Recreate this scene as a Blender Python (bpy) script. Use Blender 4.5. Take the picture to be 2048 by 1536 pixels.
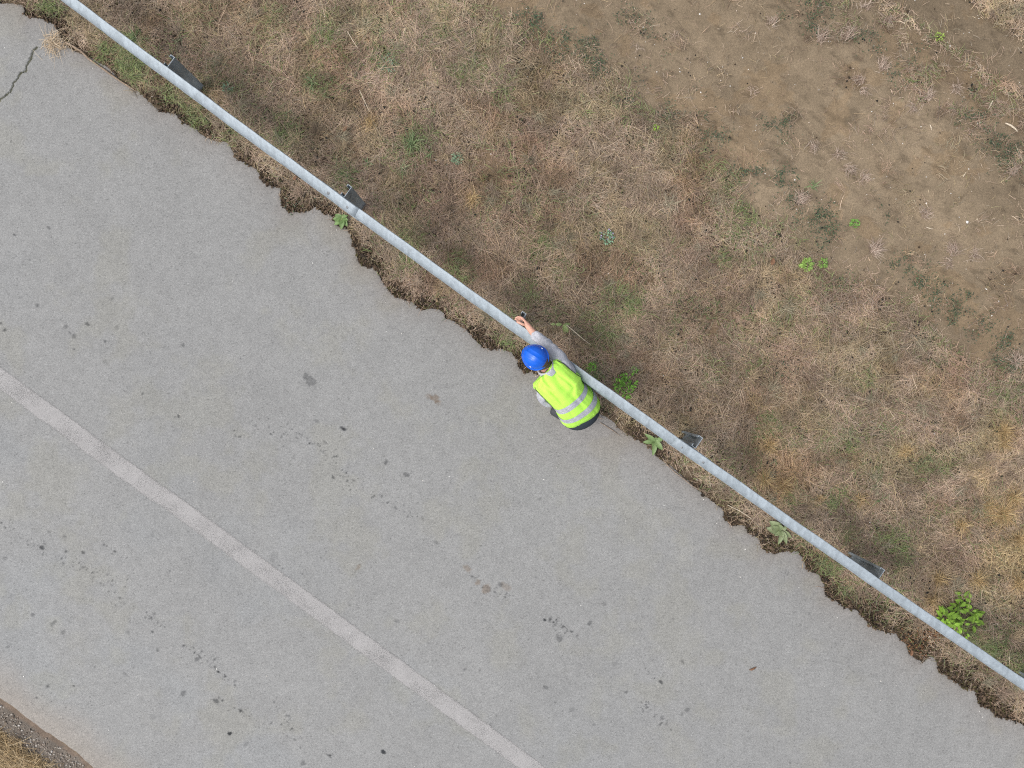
import bpy, bmesh, math, random
import numpy as np
from mathutils import Vector, Matrix

for o in list(bpy.data.objects): bpy.data.objects.remove(o)
scene = bpy.context.scene
C = scene.collection
R = math.radians

# ------------------------------------------------------------------ camera, sky, sun, exposure
CAMZ = 8.33
FPX = 1666.0                                   # focal length in photo pixels (photo 2048 wide)
cam = bpy.data.cameras.new('camera'); camo = bpy.data.objects.new('camera', cam); C.objects.link(camo)
camo.location = (0, 0, CAMZ); camo.rotation_euler = (0, 0, 0)
cam.sensor_width = 36.0; cam.lens = FPX / 2048 * 36.0; cam.clip_end = 2000
scene.camera = camo
w = bpy.data.worlds.new('World'); scene.world = w; w.use_nodes = True
wn = w.node_tree.nodes; wl = w.node_tree.links
sky = wn.new('ShaderNodeTexSky'); sky.sky_type = 'NISHITA'; sky.sun_disc = False
SUN_EL, SUN_AZ = R(58), R(250)
sky.sun_elevation = SUN_EL; sky.sun_rotation = SUN_AZ; sky.air_density = 1.0; sky.dust_density = 4.0; sky.ozone_density = 1.0
hs = wn.new('ShaderNodeHueSaturation'); hs.inputs['Saturation'].default_value = 0.42
wl.new(sky.outputs[0], hs.inputs['Color']); wl.new(hs.outputs[0], wn['Background'].inputs[0])
wn['Background'].inputs[1].default_value = 0.13
sun = bpy.data.lights.new('sun', 'SUN'); suno = bpy.data.objects.new('sun', sun); C.objects.link(suno)
sun.energy = 1.1; sun.angle = R(30); sun.color = (1.0, 0.95, 0.88)
sd = Vector((math.sin(SUN_AZ) * math.cos(SUN_EL), math.cos(SUN_AZ) * math.cos(SUN_EL), math.sin(SUN_EL)))
suno.rotation_euler = sd.to_track_quat('Z', 'Y').to_euler(); suno.location = (0, 0, 20)
scene.view_settings.view_transform = 'Standard'; scene.view_settings.look = 'None'
scene.view_settings.gamma = 1.0; scene.view_settings.exposure = 0.62
scene.cycles.use_denoising = False          # keep the fine grain of straw and asphalt
scene.cycles.pixel_filter_type = 'BLACKMAN_HARRIS'; scene.cycles.filter_width = 1.15

# ------------------------------------------------------------------ helpers
def W(px, py, z=0.0):
    k = (CAMZ - z) / FPX
    return ((px - 1024) * k, (768 - py) * k, z)
PHI = math.atan(0.715); UX, UY = math.cos(PHI), -math.sin(PHI); NX, NY = math.sin(PHI), math.cos(PHI)
def st(x, y): return x * UX + y * UY, x * NX + y * NY
def xy(s, t): return s * UX + t * NX, s * UY + t * NY
rng = np.random.default_rng(7)

def vnoise(x, y, sc, seed=0):
    tab = np.random.default_rng(1000 + seed).random((256, 256))
    fx = np.asarray(x) / sc + 37.3; fy = np.asarray(y) / sc + 91.7
    ix = np.floor(fx).astype(int); iy = np.floor(fy).astype(int)
    u = fx - ix; v = fy - iy; u = u * u * (3 - 2 * u); v = v * v * (3 - 2 * v)
    a = tab[ix & 255, iy & 255]; b = tab[(ix + 1) & 255, iy & 255]; c = tab[ix & 255, (iy + 1) & 255]; d = tab[(ix + 1) & 255, (iy + 1) & 255]
    return a * (1 - u) * (1 - v) + b * u * (1 - v) + c * (1 - u) * v + d * u * v
def fbm(x, y, sc, seed=0, oct=4):
    r = 0; a = 1; tot = 0
    for k in range(oct):
        r = r + a * vnoise(x, y, sc / 2 ** k, seed * 7 + k); tot += a; a *= 0.55
    return r / tot
def sstep(a, b, x):
    q = np.clip((x - a) / (b - a), 0, 1); return q * q * (3 - 2 * q)

def mesh_np(name, V, F, col=None, smooth=False):
    V = np.asarray(V, dtype=np.float32); F = np.asarray(F, dtype=np.int32)
    me = bpy.data.meshes.new(name); k = F.shape[1]
    me.vertices.add(len(V)); me.vertices.foreach_set('co', V.ravel())
    me.loops.add(F.size); me.loops.foreach_set('vertex_index', F.ravel())
    me.polygons.add(len(F)); me.polygons.foreach_set('loop_start', np.arange(0, F.size, k, dtype=np.int32))
    me.polygons.foreach_set('use_smooth', np.full(len(F), smooth))
    me.update(calc_edges=True)
    if col is not None:
        at = me.color_attributes.new('col', 'FLOAT_COLOR', 'POINT')
        c4 = np.ones((len(V), 4), dtype=np.float32); c4[:, :3] = col; at.data.foreach_set('color', c4.ravel())
    return me
def grid_faces(nu, nv, wrap=False):
    i = np.arange(nu - 1)[:, None]; j = np.arange(nv if wrap else nv - 1)[None, :]
    a = i * nv + j; b = i * nv + (j + 1) % nv
    return np.stack([a, b, b + nv, a + nv], -1).reshape(-1, 4)
def link(name, me, mat=None, parent=None, label=None, cat=None, group=None, kind=None):
    o = bpy.data.objects.new(name, me); C.objects.link(o)
    if mat: me.materials.append(mat)
    if parent: o.parent = parent
    for k, v in (('label', label), ('category', cat), ('group', group), ('kind', kind)):
        if v: o[k] = v
    return o
def empty(name, loc, label, cat, group=None):
    o = bpy.data.objects.new(name, None); C.objects.link(o); o.location = loc; o.empty_display_size = 0.1
    o['label'] = label; o['category'] = cat
    if group: o['group'] = group
    return o
def local(V, root):
    return np.asarray(V, dtype=float) - np.array(root.location)

# ------------------------------------------------------------------ materials
def mat(name, color=(0.5, 0.5, 0.5), rough=0.7, metal=0.0, attr=False, spec=0.3, noise=None, bump=None, coat=0, trans=0):
    m = bpy.data.materials.new(name); m.use_nodes = True; nt = m.node_tree; n = nt.nodes; l = nt.links
    b = n['Principled BSDF']; b.inputs['Roughness'].default_value = rough; b.inputs['Metallic'].default_value = metal
    b.inputs['Specular IOR Level'].default_value = spec; b.inputs['Coat Weight'].default_value = coat
    if attr:
        a = n.new('ShaderNodeAttribute'); a.attribute_name = 'col'; src = a.outputs['Color']
    else:
        rgb = n.new('ShaderNodeRGB'); rgb.outputs[0].default_value = (*color, 1); src = rgb.outputs[0]
    tc = n.new('ShaderNodeTexCoord')
    if noise:
        for sc, lo, hi, det in noise:
            t = n.new('ShaderNodeTexNoise'); t.inputs['Scale'].default_value = sc; t.inputs['Detail'].default_value = det
            l.new(tc.outputs['Object'], t.inputs['Vector'])
            mr = n.new('ShaderNodeMapRange'); mr.inputs['From Min'].default_value = 0.3; mr.inputs['From Max'].default_value = 0.7
            mr.inputs['To Min'].default_value = lo; mr.inputs['To Max'].default_value = hi; l.new(t.outputs[0], mr.inputs[0])
            vm = n.new('ShaderNodeVectorMath'); vm.operation = 'SCALE'; l.new(src, vm.inputs[0]); l.new(mr.outputs[0], vm.inputs['Scale']); src = vm.outputs[0]
    l.new(src, b.inputs['Base Color'])
    if bump:
        t = n.new('ShaderNodeTexNoise'); t.inputs['Scale'].default_value = bump[0]; t.inputs['Detail'].default_value = 4
        l.new(tc.outputs['Object'], t.inputs['Vector'])
        bp = n.new('ShaderNodeBump'); bp.inputs['Strength'].default_value = bump[1]; bp.inputs['Distance'].default_value = bump[2]
        l.new(t.outputs[0], bp.inputs['Height']); l.new(bp.outputs[0], b.inputs['Normal'])
    if trans:
        tb = n.new('ShaderNodeBsdfTranslucent'); l.new(src, tb.inputs[0]); mx = n.new('ShaderNodeMixShader'); mx.inputs[0].default_value = trans
        l.new(b.outputs[0], mx.inputs[1]); l.new(tb.outputs[0], mx.inputs[2]); l.new(mx.outputs[0], n['Material Output'].inputs[0])
    return m
M_soil = mat('soil', attr=True, rough=0.95, spec=0.1, noise=[(60, .82, 1.16, 6), (7, .9, 1.1, 3)], bump=(90, .5, .01))
M_asph = mat('asphalt', attr=True, rough=0.9, spec=0.15, noise=[(110, .80, 1.20, 2), (48, .90, 1.10, 1), (2.2, .97, 1.03, 3)], bump=(200, .35, .004))
M_straw = mat('dry_straw', attr=True, rough=0.7, spec=0.2, trans=0.12)
M_green = mat('green_blades', attr=True, rough=0.6, spec=0.3, trans=0.2)
M_leaf = mat('green_leaf', attr=True, rough=0.5, spec=0.4, noise=[(120, .85, 1.15, 3)], trans=0.15)
M_crumb = mat('dark_crumbs', attr=True, rough=0.95, spec=0.1, noise=[(150, .75, 1.25, 3)])
M_stone = mat('stone', attr=True, rough=0.8, spec=0.3, noise=[(200, .85, 1.15, 3)])
M_stick = mat('dead_wood', (0.27, 0.205, 0.15), rough=0.85, noise=[(60, .6, 1.3, 5)], bump=(120, .6, .004))
M_dleaf = mat('dead_leaf', (0.17, 0.09, 0.05), rough=0.7, noise=[(80, .6, 1.3, 4)])
M_skin = mat('skin', (0.58, 0.33, 0.245), rough=0.55, noise=[(50, .92, 1.08, 3)])
M_hair = mat('hair', (0.07, 0.05, 0.03), rough=0.6, noise=[(200, .6, 1.4, 3)], bump=(300, .8, .004))
M_shirt = mat('grey_cloth', (0.43, 0.44, 0.48), rough=0.9, spec=0.1, noise=[(500, .92, 1.08, 2), (14, .95, 1.05, 2)], bump=(16, .9, .02))
M_vest = mat('hi_vis_cloth', (0.50, 0.92, 0.11), rough=0.65, spec=0.25, noise=[(16, .96, 1.04, 3)], bump=(11, .35, .014))
M_band = mat('reflective_tape', (0.50, 0.51, 0.56), rough=0.4, metal=0.15, noise=[(60, .8, 1.15, 4)], bump=(60, .5, .006))
M_trim = mat('dark_trim', (0.05, 0.055, 0.05), rough=0.8)
M_trous = mat('dark_trousers', (0.028, 0.038, 0.05), rough=0.85, bump=(30, .5, .01))
M_shoe = mat('dark_shoe', (0.045, 0.048, 0.055), rough=0.6, noise=[(60, .8, 1.3, 3)])
M_hat = mat('blue_plastic', (0.0, 0.105, 0.62), rough=0.38, spec=0.45, coat=0.12, noise=[(9, .93, 1.05, 3)])

def galv(name, base, lo, hi, rough, metal):
    m = bpy.data.materials.new(name); m.use_nodes = True; nt = m.node_tree; n = nt.nodes; l = nt.links
    b = n['Principled BSDF']; b.inputs['Metallic'].default_value = metal; b.inputs['Specular IOR Level'].default_value = 0.5
    tc = n.new('ShaderNodeTexCoord'); mp = n.new('ShaderNodeMapping'); l.new(tc.outputs['Object'], mp.inputs['Vector'])
    mp.inputs['Rotation'].default_value = (0, 0, R(-15)); mp.inputs['Scale'].default_value = (20, 6, 6)
    t = n.new('ShaderNodeTexNoise'); t.inputs['Scale'].default_value = 1.0; t.inputs['Detail'].default_value = 4; t.inputs['Distortion'].default_value = .8; l.new(mp.outputs[0], t.inputs['Vector'])
    v = n.new('ShaderNodeTexVoronoi'); v.inputs['Scale'].default_value = 55; l.new(tc.outputs['Object'], v.inputs['Vector'])
    ad = n.new('ShaderNodeMath'); ad.operation = 'MULTIPLY_ADD'; ad.inputs[1].default_value = 0.22; l.new(v.outputs['Color'], ad.inputs[0]); l.new(t.outputs[0], ad.inputs[2])
    cr = n.new('ShaderNodeValToRGB'); l.new(ad.outputs[0], cr.inputs[0])
    cr.color_ramp.elements[0].position = 0.40; cr.color_ramp.elements[0].color = (*[c * lo for c in base], 1)
    cr.color_ramp.elements[1].position = 0.80; cr.color_ramp.elements[1].color = (*[c * hi for c in base], 1)
    l.new(cr.outputs[0], b.inputs['Base Color'])
    mr = n.new('ShaderNodeMapRange'); mr.inputs['To Min'].default_value = rough - .08; mr.inputs['To Max'].default_value = rough + .12
    l.new(t.outputs[0], mr.inputs[0]); l.new(mr.outputs[0], b.inputs['Roughness'])
    return m
M_rail = galv('galvanised_beam', (0.280, 0.325, 0.360), 0.82, 1.18, 0.55, 0.25)
M_post = galv('galvanised_post', (0.30, 0.345, 0.375), 0.7, 1.2, 0.5, 0.4)
M_bolt = galv('galvanised_bolt', (0.20, 0.21, 0.22), 0.8, 1.2, 0.5, 0.6)

# ------------------------------------------------------------------ traced lines of the place (ground level)
EDGE_R = [(-60,-70),(0,5),(20,6),(45,10),(48,28),(70,35),(98,42),(112,52),(118,70),(130,92),(150,102),(190,120),(215,135),(230,150),(262,175),(285,190),(300,205),(318,222),(350,225),(360,240),(375,248),(390,255),(400,268),(430,280),(452,285),(465,300),(472,318),(490,325),(505,335),(514,340),(527,365),(537,370),(562,375),(561,395),(563,410),(577,422),(604,425),(622,420),(630,413),(647,425),(662,430),(674,452),(692,457),(702,470),(704,488),(712,500),(717,525),(730,532),(747,535),(762,557),(774,577),(794,595),(824,605),(844,622),(862,617),(885,622),(890,636),(910,645),(935,660),(965,697),(980,697),(1000,699),(1023,707),(1037,716),(1036,732),(1050,746),(1062,742),(1080,752),(1105,768),(1130,790),(1165,810),(1199,828),(1224,842),(1242,861),(1263,873),(1275,877),(1295,892),(1322,920),(1350,940),(1375,960),(1402,985),(1425,1002),(1447,1020),(1450,1042),(1465,1052),(1490,1052),(1502,1070),(1520,1080),(1525,1097),(1550,1109),(1570,1100),(1590,1100),(1605,1115),(1617,1142),(1637,1147),(1648,1165),(1653,1190),(1671,1202),(1691,1215),(1713,1222),(1726,1237),(1748,1255),(1773,1267),(1791,1267),(1801,1280),(1815,1287),(1818,1310),(1831,1317),(1848,1324),(1861,1312),(1873,1320),(1878,1342),(1901,1357),(1921,1372),(1951,1382),(1957,1408),(1976,1417),(1990,1430),(2048,1450),(2120,1500)]
EDGE_L = [(-80,1330),(0,1397),(25,1412),(50,1432),(82,1457),(115,1477),(150,1502),(188,1536),(300,1620)]
LINE_T = [(0,735.6),(60,777),(117,816),(250,914),(452,1064),(504,1104),(700,1248),(958,1438),(1036,1494)]
LINE_B = [(0,777),(60,819),(117,860),(250,958),(452,1107),(504,1146),(700,1291),(958,1480),(1036,1534)]
RAIL = [(155.5,0),(450,217.5),(540,285),(800,476),(881,535),(1150,728),(1231,785),(1500,976),(1585,1035),(1952.5,1290),(2048,1356)]
def fn(pts, z=0.0):
    P = np.array([W(a, b, z)[:2] for a, b in pts]); s, t = st(P[:, 0], P[:, 1])
    o = np.argsort(s, kind='stable'); return s[o], t[o]
eRs, eRt = fn(EDGE_R); eLs, eLt = fn(EDGE_L); lTs, lTt = fn(LINE_T); lBs, lBt = fn(LINE_B)
def far(s, ss, tt):      # value inside the traced part, gentle drift to a straight line outside
    return np.interp(s, ss, tt)
def edgeR(s):
    base = far(s, eRs, eRt)
    return base + (fbm(s, s * 0, 0.09, 3, 4) - .5) * .035 + (vnoise(s, s * 0, .02, 5) - .5) * .012 + np.where(np.abs(s) > 6.6, (fbm(s, s * 0, 0.6, 9, 3) - .5) * .3, 0)
def edgeL(s): return far(s, eLs, eLt) + (fbm(s, s * 0, 0.08, 4, 4) - .5) * .02
rs, rt = fn(RAIL, 0.75); RC = np.polyfit(rs, rt, 2)
def railt(s): return np.polyval(RC, np.clip(s, -9, 9))
def raildt(s): return np.polyval(np.polyder(RC), np.clip(s, -9, 9))

# hand-placed patches of the verge, (px, py, radius px, strength)
GREEN = [(100,18,26,1),(265,75,28,.8),(225,100,30,.7),(265,125,38,1),(345,205,22,.7),(380,235,30,.8),(470,170,16,.6),(440,150,20,.4),(650,70,36,.5),(540,40,40,.35),(770,115,40,.45),(640,170,30,.5),(825,285,34,.6),(575,265,34,.8),(690,350,30,.7),(480,262,20,.6),(910,530,30,.7),(822,520,24,.7),(820,485,22,.4),(1060,590,28,.6),(1225,595,26,.9),(1265,615,26,.9),(1185,635,22,.5),(1210,670,34,.9),(1080,500,20,.7),(1130,545,26,.5),(1180,740,16,.9),(1190,760,18,.8),(930,140,34,.5),(1000,200,30,.4),(1500,410,40,.6),(1440,385,30,.5),(1460,450,30,.45),(1510,500,26,.4),(1445,515,16,.6),(1350,660,20,.4),(1420,725,24,.4),(1530,860,26,.5),(1580,870,24,.5),(1700,880,34,.5),(1730,760,20,.4),(1850,930,30,.5),(1880,930,24,.4),(1780,1080,40,.6),(1800,1110,30,.6),(1700,1070,24,.6),(1980,1300,34,.8),(1950,1270,30,.7),(2035,1330,26,.8),(1660,1120,30,.7),(1640,1130,26,.8),(1600,1070,20,.6),(1700,1180,24,.7),(1580,1000,24,.5),(1660,1000,26,.5),(1520,740,20,.4),(1560,1160,20,.4),(1770,850,30,.4),(1100,1,30,.4),(880,60,30,.3),(2010,800,34,.5),(1640,900,24,.35),(1100,620,20,.4),(1055,655,12,.5),(1010,690,20,.7),(1020,640,20,.5)]
CLOVER = [(1060,45,34,.8),(1110,95,30,.8),(1180,95,26,.9),(1170,110,26,.9),(1200,130,22,.8),(1260,30,24,.6),(1295,50,22,.7),(1320,75,16,.6),(1340,110,14,.6),(1280,140,20,.5),(1250,210,24,.5),(1400,170,14,.6),(1405,235,22,.6),(1340,225,26,.6),(1420,280,26,.7),(1490,345,30,.8),(1560,360,26,.7),(1575,250,24,.9),(1530,250,20,.6),(1620,45,26,.7),(1650,20,30,.6),(1610,12,26,.6),(1560,30,18,.5),(1730,75,24,.6),(1760,110,20,.6),(1795,150,22,.8),(1830,110,18,.5),(1935,195,14,.8),(1925,235,20,.8),(1960,242,20,.8),(1990,275,26,.9),(2020,310,30,.9),(1640,440,34,.9),(1660,470,26,.8),(1600,430,24,.6),(1690,560,24,.5),(1815,525,26,1),(1840,565,30,.7),(1870,590,30,.8),(1900,620,30,.8),(1930,595,20,.7),(1960,650,30,.7),(2010,680,26,.8),(2010,730,30,.8),(1780,430,18,.5),(1560,640,20,.5),(360,100,22,.9),(380,110,24,.8),(1385,620,34,.5),(1255,530,26,.7),(830,70,24,.4),(770,20,20,.3),(1560,735,30,.5),(1620,845,30,.5),(1600,820,26,.5),(1760,870,22,.6),(1700,860,18,.4),(930,300,16,.6),(1040,400,24,.4),(590,405,22,.4),(1580,395,26,.6)]
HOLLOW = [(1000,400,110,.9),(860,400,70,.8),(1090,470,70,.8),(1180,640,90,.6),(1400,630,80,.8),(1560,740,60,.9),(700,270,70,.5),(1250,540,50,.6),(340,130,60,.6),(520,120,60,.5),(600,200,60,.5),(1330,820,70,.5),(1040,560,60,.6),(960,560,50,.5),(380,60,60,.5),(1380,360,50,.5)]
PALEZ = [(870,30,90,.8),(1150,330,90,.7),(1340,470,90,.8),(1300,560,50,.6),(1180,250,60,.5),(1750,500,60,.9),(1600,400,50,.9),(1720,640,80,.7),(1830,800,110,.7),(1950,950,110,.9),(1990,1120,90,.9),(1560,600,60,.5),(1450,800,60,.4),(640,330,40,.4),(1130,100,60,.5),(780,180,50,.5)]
MOSS = [(590,405,34,1),(572,400,20,1),(735,505,22,1),(730,520,18,1),(955,655,26,1),(985,690,26,1),(850,600,26,.9),(800,580,22,.8),(530,355,22,1),(320,205,24,1),(410,270,18,.7),(372,235,14,.8),(475,305,16,.8),(640,418,18,.6),(1045,730,16,1),(1040,712,14,.9),(1275,868,20,.9),(1330,915,16,.8),(1465,1035,22,.9),(1500,1055,18,.8),(1540,1085,28,1),(1560,1095,20,1),(1625,1135,18,.9),(1665,1180,26,1),(1710,1205,30,1),(1750,1240,30,1),(1790,1255,30,.9),(1840,1290,26,.9),(1900,1335,26,1),(1935,1360,26,1),(1970,1395,28,1),(2010,1420,28,1),(700,470,12,.6),(1215,825,18,.6),(1410,975,14,.6),(120,62,16,.6),(225,128,14,.8)]
BARE = [(980,320,42,1),(1000,350,40,.8),(565,130,16,.8),(1070,450,28,.8),(1055,460,24,.6),(1430,652,26,1),(1295,555,22,1),(830,408,26,.6),(850,385,16,.6),(1130,400,24,.6),(1260,640,16,.6),(1210,690,8,.3),(1900,150,50,.6),(905,275,24,.7),(1080,690,30,.4),(930,390,18,.3),(1480,745,20,.3),(860,275,16,.4)]
GOLD = [(740,243,20,.9),(945,397,20,.9),(1540,895,26,.9),(1570,960,50,.9),(1530,935,40,.6),(1810,905,18,1),(2010,865,30,1),(2030,1000,36,1),(1990,1030,50,.9),(1935,1055,40,.6),(1880,1155,34,.7),(1960,1165,34,.6),(1870,1205,30,.8),(2040,1130,50,.9),(2035,1175,40,.8),(1990,900,40,.6),(2000,1100,50,.7),(1600,985,30,.6),(1680,985,30,.5),(1720,1000,24,.6),(1860,770,30,.5),(1890,780,26,.5),(700,95,26,.5),(520,60,30,.5),(420,20,40,.5),(480,15,40,.5),(300,30,20,.4),(730,85,26,.5),(1400,830,30,.4),(1385,350,30,.5),(1500,640,26,.3),(1640,310,20,.5),(1800,900,30,.3),(1970,960,40,.5)]
def blob(x, y, L, warp=True):
    px = x * 200 + 1024; py = 768 - y * 200
    if warp:
        px = px + (fbm(x, y, .12, 31, 3) - .5) * 50; py = py + (fbm(x, y, .12, 32, 3) - .5) * 50
    r = np.zeros_like(px)
    for a, b, rad, k in L:
        d2 = ((px - a) ** 2 + (py - b) ** 2) / (rad * rad)
        r = np.maximum(r, k * np.exp(-d2 * 1.1))
    return r
def density(x, y):
    s, t = st(x, y); e = edgeR(s)
    n1 = fbm(x, y, .55, 11, 4); n2 = fbm(x, y, .18, 12, 3)
    wob = (fbm(x, y, 1.2, 13, 3) - .5) * .9 + (n2 - .5) * .4
    d = 1 - .975 * sstep(2.60, 3.20, t + wob * .8)
    d = np.maximum(d, .55 * sstep(.54, .68, n2) * np.exp(-((t - 4.75 - wob * .5) / .38) ** 2))
    d = np.maximum(d, .14 * sstep(.58, .70, n2) * sstep(3.0, 3.2, t) * (t < 4.4))
    d = np.maximum(d, .55 * np.exp(-((t - 5.26 - wob * .15) / .07) ** 2))
    d = np.maximum(d, .95 * sstep(5.72, 5.85, t + wob * .15))
    d *= .70 + .6 * sstep(.35, .6, n1)
    d *= 1 - .93 * blob(x, y, BARE)
    d = np.maximum(d, blob(x, y, CLOVER) * .25)
    ed = t - e
    d *= (1 - .80 * blob(x, y, MOSS)) * (1 - .25 * blob(x, y, HOLLOW))
    d *= .20 + .80 * sstep(.0, .20 + .30 * (n1 - .35), ed + (n2 - .5) * .16)
    d *= (ed > 0.0)
    return np.clip(d, 0, 1.3)
def leftdens(x, y):
    s, t = st(x, y); e = edgeL(s)
    return sstep(.22, .32, (e - t) + (fbm(x, y, .1, 21, 3) - .5) * .2)
def gz(x, y):
    s, t = st(x, y)
    h = (fbm(x, y, .7, 41, 5) - .5) * .05 + (fbm(x, y, .09, 42, 3) - .5) * .012 - .02
    h = h + .05 * sstep(.6, 2.2, t) * (fbm(x, y, 1.8, 43, 2) - .35)
    h = h - .035 * np.exp(-((t - 3.85 - (fbm(x, y, 1.5, 44, 2) - .5) * .6) / .3) ** 2)
    return h

# ------------------------------------------------------------------ ground, one sheet to the horizon
def axis(lo, hi, step, farr):
    core = np.arange(lo, hi + step / 2, step); g = []; d = step
    x = hi
    while x < farr: d *= 1.35; x += d; g.append(x)
    g = np.array(g); l2 = []; d = step; x = lo
    while x > -farr: d *= 1.35; x -= d; l2.append(x)
    return np.concatenate([np.array(l2)[::-1], core, g])
sa = axis(-8.2, 8.2, .025, 500); ta = axis(-7.4, 7.6, .025, 500)
S, T = np.meshgrid(sa, ta, indexing='ij'); S = S.ravel(); T = T.ravel(); X, Y = xy(S, T)
eR = edgeR(S); eL = edgeL(S)
Z = gz(X, Y)
under = (T < eR - .06) & (T > eL + .06)
Z = np.where(under, -.075, Z)
dR = T - eR; dL = eL - T
Z = np.where((dR >= -.06) & (dR < .12), np.minimum(Z, -.007 + np.maximum(dR, 0) * .06), Z)
Z = np.where((dL >= -.06) & (dL < .3), -.012 + (fbm(X, Y, .05, 45, 2) - .5) * .012, Z)
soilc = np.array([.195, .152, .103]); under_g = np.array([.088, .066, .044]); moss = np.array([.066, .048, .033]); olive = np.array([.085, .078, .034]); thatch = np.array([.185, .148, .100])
n1 = fbm(X, Y, .9, 51, 4)[:, None]; n2 = fbm(X, Y, .12, 52, 4)[:, None]; n3 = fbm(X, Y, .3, 53, 4)[:, None]
col = soilc * (.80 + .42 * n1) * (.88 + .26 * n2)
col = col * np.where(n3 > .60, np.array([1.02, .98, .93]), 1.0)
col = col * (1 - .28 * sstep(.60, .72, fbm(X * UX + Y * UY, (X * NX + Y * NY) * 3, .16, 57, 4)))[:, None]
col = col * (1 + .26 * (fbm(S, T * 6, .9, 60, 3) - .5))[:, None]      # faint tone streaks along the field edge, furrows in colour only
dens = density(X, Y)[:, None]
col = col * (1 - .17 * sstep(4.9, 5.5, T + (n1[:, 0] - .5) * .5) + .05 * np.exp(-((T - 3.7 - (n1[:, 0] - .5)) / .4) ** 2))[:, None]
farm = sstep(8, 14, np.hypot(X, Y))[:, None]
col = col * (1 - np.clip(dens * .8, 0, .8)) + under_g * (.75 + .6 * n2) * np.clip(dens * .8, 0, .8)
col = col * (1 - farm) + (thatch * (.5 + n1 * .5 + n2 * .5)) * farm
bb = blob(X, Y, BARE)[:, None]; col = col * (1 - bb * .8) + np.array([.150, .104, .064]) * (.8 + .4 * n2) * bb * .8
mm = (.60 + .40 * sstep(.40, .60, fbm(X, Y, .4, 58, 3)))[:, None] * ((1 - sstep(.05, .20, dR + (fbm(X, Y, .25, 54, 3) - .5) * .22)) * (dR > 0))[:, None] * (1 - farm)
col = col * (1 - mm) + (moss * (.6 + .9 * n2) + (olive - moss) * .35 * sstep(.6, .75, fbm(X, Y, .3, 55, 2))[:, None]) * mm
mb = blob(X, Y, MOSS)[:, None]; mb = np.where((dR > -.05)[:, None], mb, 0); col = col * (1 - mb * .9) + moss * (.5 + 1.0 * n2) * mb * .9
ll = ((dL > 0) & (dL < .03 + .06 * fbm(X, Y, .12, 59, 3)))[:, None]; col = np.where(ll, np.array([.165, .128, .100]) * (.8 + .4 * n2), col)
lg = ((dL >= .0) & (dL < .34))[:, None] & ~ll; col = np.where(lg, np.array([.150, .130, .110]) * (.7 + .6 * n2), col)
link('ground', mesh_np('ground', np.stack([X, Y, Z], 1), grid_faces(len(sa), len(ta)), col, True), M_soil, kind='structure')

# ------------------------------------------------------------------ road with stains, crack and dusty edge
STAINS = [(29,469,3.5,.5),(98,455,4,.35),(59,520,2.5,.35),(74,610,4.5,.4),(41,595,4,.15),(131,653,4.5,.3),(175,648,4,.5),(148,672,5,.35),(140,666,3,.3),(210,683,3,.4),(148,698,3,.4),(2,647,3,.5),(10,660,4,.5),(233,655,6,.2),(366,691,4.5,.32),(211,724,6,.2),(224,597,4,.25),(477,483,2,.35),(481,717,2,.3),(612,752,7,.34),(621,763,12,.34),(49,744,2,.3),(44,769,2.5,.3),(285,787,2.5,.5),(222,910,6,.15),(168,884,3,.3),(633,842,4,.3),(684,856,4.5,.6),(688,859,4.5,.6),(649,884,4,.2),(587,914,5,.15),(772,924,5,.4),(813,950,5.5,.4),(872,1085,5,.25),(795,1243,5,.25),(924,980,2,.4),(84,1096,5,.65),(130,1073,4,.3),(167,1105,4,.45),(305,1070,4,.2),(98,1064,4,.25),(9,1116,5,.2),(65,1230,4,.35),(107,1246,6,.35),(127,1264,5,.3),(308,1227,4,.3),(256,1265,4,.25),(305,1264,3,.5),(315,1300,4,.4),(393,1319,5,.4),(398,1311,3,.5),(429,1319,3,.5),(250,1348,5,.25),(95,1373,5,.2),(366,1387,5.5,.35),(432,1403,6,.5),(481,1420,4,.45),(459,1467,4.5,.75),(492,1488,5,.25),(767,1504,4.5,.75),(659,1511,4,.4),(606,1526,5.5,.35),(305,1434,6,.15),(148,1372,2.5,.6),(18,1292,5,.2),(547,1113,9,.14),(1000,1169,5,.35),(930,1339,3,.3),(1089,1240,3.5,.7),(1120,1278,7,.35),(1114,1272,4,.3),(1179,1247,4.5,.42),(1208,1208,5,.25),(1365,1323,4,.35),(1322,1364,5,.55),(1091,1375,5,.35),(1230,1328,6,.18),(1374,1420,5,.35),(1364,1429,4,.2),(1144,1419,6,.2),(1324,1436,4,.35),(1321,1448,3,.4),(1081,998,4,.2),(1072,1154,4,.2),(1346,1238,3,.2),(1188,1449,3,.3),(1251,1385,3,.3),(1293,1415,3,.4),(700,1210,3,.2),(740,1300,3,.2),(960,1340,3,.2),(1022,1402,3,.25),(1500,1400,3,.15),(1600,1250,3,.15),(980,1450,4,.25),(1800,1440,3,.2)]
BROWN = [(717,1133,6,.35),(972,1178,10,.45),(935,1138,8,.4),(956,1165,6,.45),(1012,1173,9,.3),(870,797,9,.5),(858,793,7,.3),(876,806,6,.25)]
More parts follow.
